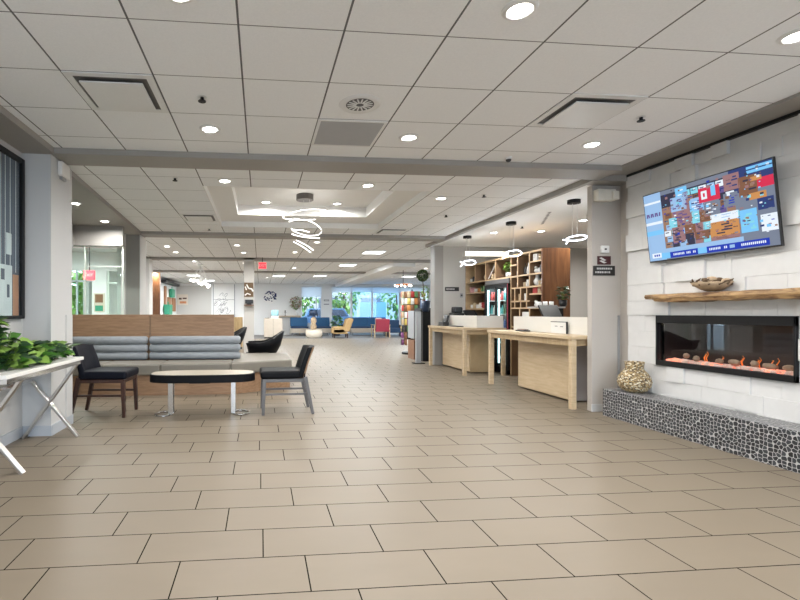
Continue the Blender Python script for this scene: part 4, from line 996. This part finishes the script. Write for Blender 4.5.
# exit sign
t = thing('exit_sign','red EXIT sign hanging from the third ceiling beam','sign',(.05,13.85,2.55))
MB().box(-.07,.17,13.82,13.87,2.52,2.72).build('housing','white_plastic',t); MB().cyl((.05,13.85,2.72),(.05,13.85,CE),.012,n=8).build('stem','black_metal',t)
MB().box(-.06,.16,13.815,13.82,2.53,2.71).build('face','exit_red',t)
def text(s_, size, name, mat, parent, loc, rot):
    cu = bpy.data.curves.new(name,'FONT'); cu.body = s_; cu.size = size; cu.extrude = .002; cu.align_x = 'CENTER'; cu.align_y = 'CENTER'
    tmp = bpy.data.objects.new(name+'_tmp',cu); C.objects.link(tmp); dg = bpy.context.evaluated_depsgraph_get(); dg.update()
    me = bpy.data.meshes.new_from_object(tmp.evaluated_get(dg)); bpy.data.objects.remove(tmp)
    me.materials.clear(); me.materials.append(MATS[mat]); o = bpy.data.objects.new(name,me); C.objects.link(o); o.parent = parent
    o.location = Vector(loc)-parent.location; o.rotation_euler = rot
    return o
text('EXIT',.11,'lettering','sign_text',t,(.05,13.812,2.62),(R(90),0,0))
t = thing('exit_sign','red exit sign inside the vestibule behind the glass partition','sign',(-4.0,11.4,2.05))
MB().box(-4.15,-3.90,11.38,11.43,2.0,2.22).build('housing','exit_red',t); MB().cyl((-4.02,11.4,2.22),(-4.02,11.4,CE),.012,n=8).build('stem','black_metal',t)
text('EXIT',.09,'lettering','sign_text',t,(-4.025,11.376,2.11),(R(90),0,0))

# ------------------------------------------------------------------ far left area
struct('wall_panel_far_left', MB().box(-4.42,-4.0,19.0,19.12,0,CE), 'wood_walnut')
t = thing('display_hutch','white display hutch with brown panels against the far left wall','cabinet',(-4.4,23.6,0))
MB().box(-4.57,-4.25,21.7,25.5,0,1.15).build('base_cabinet','paint_white',t); MB().box(-4.59,-4.56,21.7,25.5,1.15,2.75).build('back_panel','paint_white',t)
MB().box(-4.56,-4.3,21.8,25.3,2.62,2.75).build('crown','goods_black',t)
for a,b2,z0,z1 in ((22.5,22.9,1.3,2.5),(23.3,24.0,1.2,2.0),(24.4,25.3,1.3,2.0)): MB().box(-4.56,-4.5,a,b2,z0,z1).build('brown_panel','terracotta',t)
t = thing('shopping_bag','green bag hung on the white hutch, topmost one','bag',(-4.45,23.9,1.95)); MB().box(-4.52,-4.36,23.6,24.3,2.0,2.42).build('bag_body','bag_green',t,bev=.03); MB().tube([(-4.44,23.75,2.42),(-4.44,23.85,2.52),(-4.44,24.05,2.52),(-4.44,24.15,2.42)],.015,6).build('handle','bag_green',t)
t = thing('shopping_bag','green gift bag standing on the white hutch cabinet','bag',(-4.4,22.6,1.15)); MB().ext([(-4.5,22.3,1.15),(-4.26,22.3,1.15),(-4.24,22.25,1.62),(-4.52,22.25,1.62)],(0,.75,0)).build('bag_body','bag_green',t,bev=.02); MB().tube([(-4.38,22.45,1.62),(-4.38,22.5,1.74),(-4.38,22.75,1.74),(-4.38,22.8,1.62)],.015,6).build('handle','bag_green',t)
solo(MB().lathe([(.05,0),(.07,.06),(.05,.14),(.0001,.16)],(-4.2,18.75,1.0),12).box(-4.3,-4.1,18.6,18.9,0,1.0), 'pedestal_ornament', 'goods_white', 'pale ornament on a plinth before the walnut panel', 'ornament')
t = thing('wall_picture','orange and brown picture on the far beige wall left of the white poster','picture',(-4.2,26,1.66))
MB().box(-4.55,-3.97,25.96,26,1.66,2.24).build('frame','beige_cream',t); q = MB().box(-4.5,-4.02,25.95,25.96,1.72,2.18); q.mat(1).box(-4.45,-4.3,25.945,25.95,1.95,2.05).box(-4.25,-4.03,25.945,25.95,1.98,2.06).mat(2).box(-4.4,-4.05,25.945,25.95,1.74,1.86); q.build('painting',['beige_cream','art_brown','art_orange'],t)
t = thing('wall_poster','tall white poster of fine line drawings on the far wall','poster',(-2.0,26,.9))
MB().box(-2.58,-1.46,25.97,26,.9,2.79).build('sheet','paper',t); q = MB(); rnd = random.Random(9)
for k in range(16):
    c = Vector((rnd.uniform(-2.35,-1.7),25.962,rnd.uniform(1.2,2.5))); r = rnd.uniform(.06,.17); a0 = rnd.uniform(0,6)
    q.tube([c+Vector((r*math.cos(a0+j*.5)*1.3,0,r*math.sin(a0+j*.5*1.4))) for j in range(9)],.008,4)
q.box(-2.58,-1.46,25.966,25.97,1.95,1.965).build('drawing','ink',t)
MB().box(-2.62,-2.58,25.95,26,.9,2.8).box(-1.46,-1.42,25.95,26,.9,2.8).build('edge_rail','grey_plastic',t)
struct('trim_16', MB().box(-4.6,-1.42,25.94,26,2.80,CE), 'paint_white')
struct('trim_17', MB().box(-4.58,-2.7,25.985,26,0,2.72), 'paint_wall')
t = thing('globe_chandelier','clustered chandelier of white glowing bulbs in the far left area','chandelier',(-2.03,16,CE))
MB().cyl((-2.03,16,CE-.04),(-2.03,16,CE),.1).build('canopy','white_metal',t); q = MB(); rnd = random.Random(4); bl = []
for k in range(11):
    p = Vector((-2.33+.06*k,16+rnd.uniform(-.2,.2),2.36-.024*k+rnd.uniform(-.05,.05))); q.tube([(-2.03,16,CE-.04),((p.x-2.03)/2,p.y,2.6),p],.005,5); bl.append(p)
q.build('arms','white_metal',t)
for p in bl: MB().ball(p,.045,10).build('bulb','bulb',t,smooth=True)
t = thing('ring_chandelier','small ring chandelier of warm bulbs above the snack rack','chandelier',(5.3,17,CE))
MB().cyl((5.3,17,2.35),(5.3,17,CE),.012,n=8).build('stem','black_metal',t); MB().tube([(5.3+.3*math.cos(2*PI*k/24),17+.3*math.sin(2*PI*k/24),2.28) for k in range(24)],.02,6,True).bar((5.0,17,2.28),(5.6,17,2.28),.02).bar((5.3,17,2.28),(5.3,17,2.35),.02).build('ring','art_orange',t)
for k in range(6): MB().ball((5.3+.3*math.cos(k*PI/3),17+.3*math.sin(k*PI/3),2.24),.04,8).build('bulb','bulb',t,smooth=True)
# far pier things
t = thing('wall_art','framed brown and white abstract picture on the far pier','picture',(-.35,13.9,1.7))
MB().box(-.49,-.22,13.875,13.9,1.70,2.12).build('board','driftwood_dark',t); q = MB()
q.tube([(-.42,13.868,2.06),(-.36,13.868,1.95),(-.27,13.868,1.93),(-.23,13.868,1.86)],.025,6).tube([(-.47,13.868,1.74),(-.40,13.868,1.80),(-.30,13.868,1.76)],.02,6).tube([(-.46,13.868,2.0),(-.42,13.868,1.9)],.02,6).build('white_shapes','paper',t)
t = thing('wall_tablet','black wall-mounted box on the far pier below the abstract picture','device',(-.34,13.9,1.46))
MB().box(-.46,-.22,13.84,13.9,1.50,1.62).build('body','black_plastic',t,bev=.01); MB().box(-.49,-.20,13.76,13.9,1.44,1.46).build('ledge','wood_walnut',t); MB().box(-.40,-.28,13.84,13.88,1.46,1.50).build('foot','black_plastic',t)
t = thing('wood_cabinet','pale yellow wood cabinet left of the far pier','cabinet',(-.95,16,0))
MB().box(-1.3,-.62,15.8,16.3,.08,1.08).build('body','wood_tan',t); d = MB().box(-1.25,-.98,15.78,15.8,.15,1.0).build('door','wood_tan',t); MB().box(-1.02,-1.0,15.76,15.78,.5,.65).build('handle','black_metal',d); d = MB().box(-.95,-.67,15.78,15.8,.15,1.0).build('door','wood_tan',t); MB().box(-.93,-.91,15.76,15.78,.5,.65).build('handle','black_metal',d); MB().box(-1.28,-.64,15.82,16.28,0,.08).build('plinth','black_metal',t)

# ------------------------------------------------------------------ far lobby furniture
struct('trim_18', MB().box(-1.0,9.6,22.2,25.9,.0,.006), 'carpet')
def sofa(label, x0, x1, y, legs=True):
    t = thing('sofa',label,'sofa',((x0+x1)/2,y,.006),'blue sofas under the windows'); zb = .006
    MB().box(x0,x1,y-.4,y+.4,.15,.40).build('base','beige_fabric',t,bev=.02)
    n = 2 if x1-x0 > 1.5 else 1
    for k in range(n):
        a = x0+(x1-x0)*k/n; b2 = x0+(x1-x0)*(k+1)/n
        MB().box(a+.005,b2-.005,y-.42,y+.2,.402,.50).build('seat_cushion','sofa_blue_dark',t,bev=.03); MB().ext([(a+.005,y+.12,.50),(a+.005,y+.34,.50),(a+.005,y+.42,.98),(a+.005,y+.25,.98)],(b2-a-.01,0,0)).build('back_cushion','sofa_blue',t,bev=.03)
    for x in (x0+.1,x1-.1):
        for yy in (y-.33,y+.33): MB().cyl((x,yy,zb),(x,yy,.15),.02,.026,8).build('leg','grey_plastic',t)
sofa('short blue sofa leftmost of the row, beside the flower arrangement',1.6,2.55,25.2)
sofa('short blue sofa right of the table lamp',2.85,3.78,25.2)
sofa('longest blue sofa, behind the red armchair',4.85,6.95,25.2)
t = thing('side_cabinet','beige box cabinet in the far lobby holding a pale appliance','cabinet',(.59,22.6,0))
MB().box(.15,1.03,22.3,22.9,.07,.96).build('body','beige_fabric',t,bev=.01); MB().box(.17,1.01,22.33,22.9,0,.07).build('plinth','black_metal',t); MB().box(.585,.595,22.295,22.3,.1,.93).build('door_gap','black_metal',t)
t = thing('drink_urn','pale blue drink dispenser standing on the beige cabinet','dispenser',(.68,22.55,.96))
MB().lathe([(.16,0),(.17,.02),(.16,.12),(.0001,.12)],(.68,22.55,.96),18).build('stand','cream_plastic',t,smooth=True); MB().lathe([(.16,.12),(.19,.16),(.18,.36),(.15,.40),(.0001,.41)],(.68,22.55,.96),18).build('tank','teal_glass',t,smooth=True); MB().cyl((.68,22.36,1.1),(.68,22.44,1.1),.02,n=8).build('tap','black_plastic',t)
solo(MB().box(.2,.42,22.4,22.62,.961,1.0), 'small_tray', 'black_plastic', 'small black tray at the left of the beige cabinet top', 'tray', bev=.01)
t = thing('console_table','slim pale wood console table against the far wall','table',(1.6,25.75,0))
MB().box(1.0,2.2,25.68,25.95,1.02,1.07).build('top','wood_birch',t)
for x in (1.04,2.16): MB().box(x-.025,x+.025,25.7,25.9,0,1.02).build('leg','wood_birch',t)
solo(MB().cyl((1.35,25.8,1.071),(1.35,25.8,1.085),.05).cyl((1.35,25.8,1.08),(1.35,25.8,1.32),.012).ball((1.35,25.8,1.33),.04,8).bar((1.28,25.8,1.25),(1.42,25.8,1.25),.015), 'candlestick','sign_black','small dark candlestick on the far console table','ornament')
t = thing('flower_arrangement','tall dried flower arrangement with pinkish blooms on the far console','plant',(1.95,25.8,1.071))
MB().lathe([(.05,0),(.08,.06),(.07,.2),(.04,.28),(.05,.3),(.035,.3),(.0001,.2)],(1.95,25.8,1.071),14).build('vase','paper',t,smooth=True)
rnd = random.Random(6); q = [MB(),MB(),MB()]; foliage(q,[(1.95,25.7,1.78,.32,.15,.32)],rnd,170,(.08,.14))
for k,mt in zip(q,('pink_fabric','goods_brown','leaf_light')): k.build('leaves' if mt=='leaf_light' else 'blooms',mt,t,smooth=True)
q = MB()
for k in range(10): q.tube([(1.95,25.8,1.3),(1.95+.25*math.cos(k*1.9),25.72,1.75+.05*(k%3))],.006,5)
q.build('stems','stem_green',t)
t = thing('drum_table','cream drum coffee table holding the table lamp','table',(2.62,22.9,.006))
MB().lathe([(.36,0),(.40,.02),(.42,.2),(.40,.38),(.0001,.38)],(2.62,22.9,.006),24).build('drum','beige_cream',t,smooth=True); MB().cyl((2.62,22.9,.386),(2.62,22.9,.40),.41,n=28).build('top','beige_cream',t)
t = thing('table_lamp','table lamp with dark blue shade on the cream drum table','lamp',(2.60,22.9,.401))
MB().lathe([(.11,0),(.13,.03),(.16,.16),(.10,.30),(.15,.40),(.13,.55),(.04,.64),(.0001,.64)],(2.60,22.9,.401),18).build('base','driftwood',t,smooth=True); MB().cyl((2.60,22.9,1.03),(2.60,22.9,1.14),.015,n=8).build('stem','black_metal',t); MB().cyl((2.60,22.9,1.10),(2.60,22.9,1.38),.22,.19,24).build('shade','navy',t,smooth=True)
t = thing('armchair','tan armchair seen from the side on the far carpet','chair',(3.95,22.6,.006))
MB().box(3.45,4.15,22.3,22.9,.22,.46).build('seat','orange_fabric',t,bev=.05); MB().ext([(4.0,22.28,.3),(4.28,22.28,.3),(4.5,22.28,.92),(4.3,22.28,.98),(4.15,22.28,.9)],(0,.64,0)).build('backrest','orange_fabric',t,bev=.05)
for y in (22.3,22.82): MB().box(3.5,4.2,y,y+.07,.2,.56).build('armrest','orange_fabric',t,bev=.03)
for x in (3.55,4.2):
    for y in (22.36,22.84): MB().cyl((x,y,.007),(x,y,.22),.025,.035,8).build('leg','wood_leg',t)
leafpot('potted_plant','green plant in a dark pot behind the tan armchair',(4.05,24.6,.007),'navy','leaf_green',.18,1.05,90,(.15,.25))
t = thing('armchair','red armchair with pale wood arms seen from behind','chair',(5.95,22.7,.006))
MB().ext([(5.62,22.42,.36),(5.62,22.52,.36),(5.62,22.42,.93),(5.62,22.34,.93)],(.68,0,0)).build('backrest','red_fabric',t,bev=.03); MB().box(5.64,6.28,22.5,23.1,.30,.45).build('seat','red_fabric',t,bev=.03); MB().ext([(5.62,22.40,.30),(5.62,22.47,.30),(5.62,22.44,.40),(5.62,22.38,.40)],(.68,0,0)).build('back_rail','red_fabric',t)
for x in (5.56,6.31):
    MB().bar((x,22.42,.007),(x,22.46,.62),.045,.05).build('leg','wood_birch_side',t); MB().bar((x,23.08,.007),(x,23.06,.62),.045,.05).build('leg','wood_birch_side',t); MB().bar((x,22.36,.63),(x,23.12,.63),.06,.035).build('armrest','wood_birch_side',t)
MB().box(5.66,5.98,22.62,22.78,.452,.98).build('pillow','pink_fabric',t,bev=.05)
t = thing('armchair','dark blue armchair right of the red armchair','chair',(6.9,23.6,.006))
MB().box(6.55,7.25,23.3,23.95,.2,.45).build('seat','sofa_blue_dark',t,bev=.04); MB().box(6.55,7.25,23.9,24.05,.3,.85).build('backrest','sofa_blue_dark',t,bev=.04)
for x in (6.5,7.27): MB().box(x-.03,x+.03,23.3,24.0,.0075,.6).build('arm_frame','wood_leg',t,bev=.01)
t = thing('wall_sign','small dark two-line sign on the pier between the far windows','sign',(3.68,26,1.62))
MB().box(3.53,3.83,25.985,26,1.88,1.98).box(3.53,3.83,25.985,26,1.68,1.74).build('plate','grey_plastic',t); MB().box(3.58,3.78,25.98,25.985,1.91,1.95).build('lettering','sign_text',t)
t = thing('wall_art','round dark blue and white mosaic disc on the far wall','picture',(.5,26,1.75))
q = MB(); rnd = random.Random(12)
MB().cyl((.52,25.99,2.09),(.52,26,2.09),.36,n=28).build('disc','paper',t)
for k in range(46):
    a = rnd.uniform(0,2*PI); r = .36*math.sqrt(rnd.random()); c = (.52+r*math.cos(a),2.09+r*math.sin(a)); s_ = rnd.uniform(.02,.05); q.box(c[0]-s_,c[0]+s_,25.98,25.99,c[1]-s_*.8,c[1]+s_*.8)
q.build('mosaic_pieces','ink_blue',t)

# snack rack, post, topiary at the end of the reception
t = thing('snack_rack','tall wire snack display rack full of coloured packets','display rack',(4.48,13.5,0))
MB().cyl((4.48,13.5,0),(4.48,13.5,.06),.30,n=20).build('base','black_metal',t); MB().cyl((4.48,13.5,.06),(4.48,13.5,1.92),.02,n=8).build('pole','black_metal',t); MB().cyl((4.48,13.5,.30),(4.48,13.5,1.85),.24,n=20).build('core','driftwood_dark',t)
for i in range(8):
    z = .42+.20*i; MB().tube([(4.48+.32*math.cos(2*PI*k/20),13.5+.32*math.sin(2*PI*k/20),z) for k in range(20)],.006,5,True).bar((4.16,13.5,z),(4.80,13.5,z),.008).bar((4.48,13.18,z),(4.48,13.82,z),.008).build('wire_ring','black_metal',t)
pk = {}
for cn in ('red','orange','yellow','green','brown','white','purple','tan','black'):
    m_ = MB(); nx,nz_ = 4,5
    for s_ in (-1,1):
        o_ = len(m_.v)
        for i in range(nz_+1):
            for j in range(nx+1):
                u_,w2 = j/nx,i/nz_; m_.v.append((-.05+.10*u_, s_*.022*math.sin(PI*u_)*math.sin(PI*w2), -.175*w2))
        for i in range(nz_):
            for j in range(nx): a = o_+i*(nx+1)+j; m_.f.append([a,a+1,a+nx+2,a+nx+1]); m_.m.append(0)
    pk[cn] = m_.build('snack_packet','goods_'+cn,None,smooth=True)
pc = list(pk); rnd = random.Random(17); tn = ['lowest','second','third','fourth','fifth','sixth','seventh','top']
for i in range(8):
    for k in range(11):
        a = R(180)+R(180)*(k+.5)/11; r = .34+.03*(k%2); cn = rnd.choice(pc)
        o = use(pk[cn],'p'+cn,(4.48+r*math.cos(a),13.5+r*math.sin(a),(.42+.20*i)+.03),f'{cn} snack packet, {ORD[k]} from the left on the {tn[i]} tier of the rack','snack packet','snack packets on the rack',a+PI/2)
t = thing('sanitizer_stand','grey steel post stand at the near corner of the snack rack','stand',(3.78,10.95,0))
MB().box(3.72,3.84,10.9,10.98,.02,1.25).build('post','post_grey',t,bev=.006); MB().box(3.66,3.92,10.84,11.06,0,.02).build('foot','black_metal',t)
t = thing('display_case','dark glass-fronted merchandise case behind the grey post','cabinet',(4.35,12.2,0))
MB().box(4.0,4.18,11.9,12.4,.55,1.28).build('cabinet','grey_plastic',t); MB().box(4.19,4.5,11.9,12.4,0,1.35).build('dark_door','black_metal',t); MB().box(4.0,4.18,11.9,12.4,.0,.5).build('drawer','goods_brown',t); MB().box(4.02,4.16,11.89,11.9,.6,1.2).build('panel','post_grey',t)
t = thing('topiary','round dark ball topiary in a black pot on the case beside the wall corner','plant',(4.12,11.5,0))
MB().box(4.06,4.30,11.4,11.62,0,1.25).build('stand','black_metal',t); MB().lathe([(.06,0),(.09,.02),(.12,.28),(.11,.28),(.0001,.2)],(4.17,11.5,1.25),16).build('pot','navy',t,smooth=True); MB().cyl((4.14,11.5,1.5),(4.09,11.5,2.1),.012,n=8).build('stem','bark',t)
q = [MB(),MB()]; rnd = random.Random(8)
for k in range(420):
    a,b2 = rnd.uniform(0,2*PI),rnd.uniform(-1,1); d = Vector((math.cos(a)*math.sqrt(1-b2*b2),math.sin(a)*math.sqrt(1-b2*b2),b2)); q[k%2].leaf(Vector((4.09,11.5,2.17))+d*.115,d+Vector((rnd.uniform(-.6,.6),rnd.uniform(-.6,.6),rnd.uniform(-.6,.6))),Vector((.2,.3,1)),.05,.035)
q[0].build('ball_foliage','leaf_dark',t); q[1].build('ball_foliage','stem_green',t)
q = MB(); foliage([q],[(4.15,11.5,1.72,.09,.09,.16)],rnd,60,(.05,.08)); q.build('lower_foliage','leaf_light',t)
# things in the vestibule
t = thing('notice_board','small notice board of coloured leaflets in the vestibule','poster',(-4.3,12.9,1.3))
MB().box(-4.45,-4.17,12.93,12.95,1.25,1.75).build('board','beige_cream',t); MB().box(-4.41,-4.21,12.92,12.93,1.5,1.72).build('leaflet','goods_brown',t); MB().box(-4.41,-4.21,12.92,12.93,1.27,1.42).build('leaflet','bag_green',t)

# ------------------------------------------------------------------ outdoors
def tree(label, x, y, h, r, mt, seed):
    t = thing('tree',label,'tree',(x,y,-.08)); rnd = random.Random(seed)
    MB().cyl((x,y,-.08),(x,y,h*.6),.12,.06,8).build('trunk','bark',t)
    a = [MB(),MB()]
    for k in range(420):
        u_ = Vector((rnd.gauss(0,1),rnd.gauss(0,1),rnd.gauss(0,1))).normalized()*rnd.uniform(.5,1); p = Vector((x+u_.x*r,y+u_.y*r,h*.62+u_.z*h*.42)); l = rnd.uniform(.22,.42)
        a[k%2].leaf(p,u_+Vector((rnd.uniform(-.5,.5),rnd.uniform(-.5,.5),rnd.uniform(-.7,.3))),Vector((0,-.3,1)),l,l*.7)
    a[0].build('crown',mt,t); a[1].build('crown_inner','leaf_light',t)
tree('leafy tree outside the smaller far window',2.6,34,4.0,1.5,'leaf_green',1)
tree('leafy tree outside the window right of the far wall sign',6.3,35,4.4,1.6,'leaf_green',2)
tree('leafy tree outside beyond the red armchair',10.4,35,4.4,1.6,'leaf_green',3)
tree('leafy tree outside the vestibule glass',-7.2,18.5,3.2,1.4,'leaf_light',4); tree('low leafy tree outside the vestibule glass door',-5.85,15.6,2.2,.55,'leaf_light',9)
tree('second leafy tree outside the vestibule glass, further left',-10.2,21,3.8,1.6,'leaf_light',5)
t = thing('parked_van','dark blue parked van outside behind the smaller far window','vehicle',(4.0,28.8,-.08))
MB().box(2.6,5.7,28.6,30.0,.25,1.0).ext([(2.8,28.65,1.0),(5.5,28.65,1.0),(5.2,28.65,1.5),(3.0,28.65,1.5)],(0,1.3,0)).build('body','outdoor_blue',t,bev=.05)
for x in (3.1,5.1): MB().cyl((x,28.58,.22),(x,28.8,.22),.3,n=18).build('wheel','black_plastic',t)
MB().ext([(2.98,28.64,1.04),(5.32,28.64,1.04),(5.1,28.64,1.42),(3.1,28.64,1.42)],(0,.01,0)).build('side_window','slate_glass',t)
t = thing('blue_awning','bright blue awning wall standing outside the far windows','awning',(6.9,29,-.08))
MB().box(6.2,7.9,28.9,29.0,-.08,1.9).build('panel','outdoor_sky_blue',t)
for x in (6.2,7.9): MB().cyl((x,28.95,-.08),(x,28.95,2.1),.05,n=8).build('post','white_metal',t)

t = thing('building','pale building backdrop added outside the lobby windows to hide white sky','building',(6,48,-.08))  # backdrop added to cover the glaring sky behind the trees
MB().box(-14,30,48,54,-.08,9).build('facade','grille_grey',t)
for i in range(9):
    for z in (1.0,4.2): MB().box(-12+4.5*i,-10+4.5*i,47.95,48,z,z+1.8).build('facade_window','slate_glass',t)
MB().box(-14.2,30.2,47.8,54.2,9,9.3).build('roof_edge','grille_grey',t)
# ------------------------------------------------------------------ light, camera
w = bpy.data.worlds.new('sky'); S.world = w; w.use_nodes = True
bg = w.node_tree.nodes['Background']; bg.inputs[0].default_value = (.70,.84,1,1); bg.inputs[1].default_value = 8.5
for (x,y,z,sx,sy,rot) in ((-1.1,-5.05,1.55,2.0,2.1,(R(90),0,0)),(1.25,-5.05,1.55,1.9,2.1,(R(90),0,0)),(3.45,-5.05,1.55,1.7,2.1,(R(90),0,0)),(6.8,26.1,1.4,5.6,2.6,(R(-90),0,0)),(2.85,26.1,1.6,1.1,2.0,(R(-90),0,0)),(-4.95,13.05,1.2,.9,2.3,(R(-90),0,0)),(-3.93,13.05,1.2,.36,2.3,(R(-90),0,0))):
    l = bpy.data.lights.new('window_portal','AREA'); l.shape = 'RECTANGLE'; l.size = sx; l.size_y = sy; l.cycles.is_portal = True
    o = bpy.data.objects.new('window_portal',l); C.objects.link(o); o.location = (x,y,z); o.rotation_euler = rot
cd = bpy.data.cameras.new('camera'); cam = bpy.data.objects.new('camera',cd); C.objects.link(cam)
cam.location = (0,0,1.22); cam.rotation_euler = (R(90),0,R(-5.3))
cd.sensor_width = 36; cd.lens = 466/800*36; cd.shift_x = (400-304)/800; cd.shift_y = (313-300)/800; cd.clip_start = .05; cd.clip_end = 200
S.camera = cam
S.view_settings.view_transform = 'Standard'; S.view_settings.look = 'None'; S.view_settings.gamma = 1; S.view_settings.exposure = .40; S.view_settings.use_curve_mapping = False
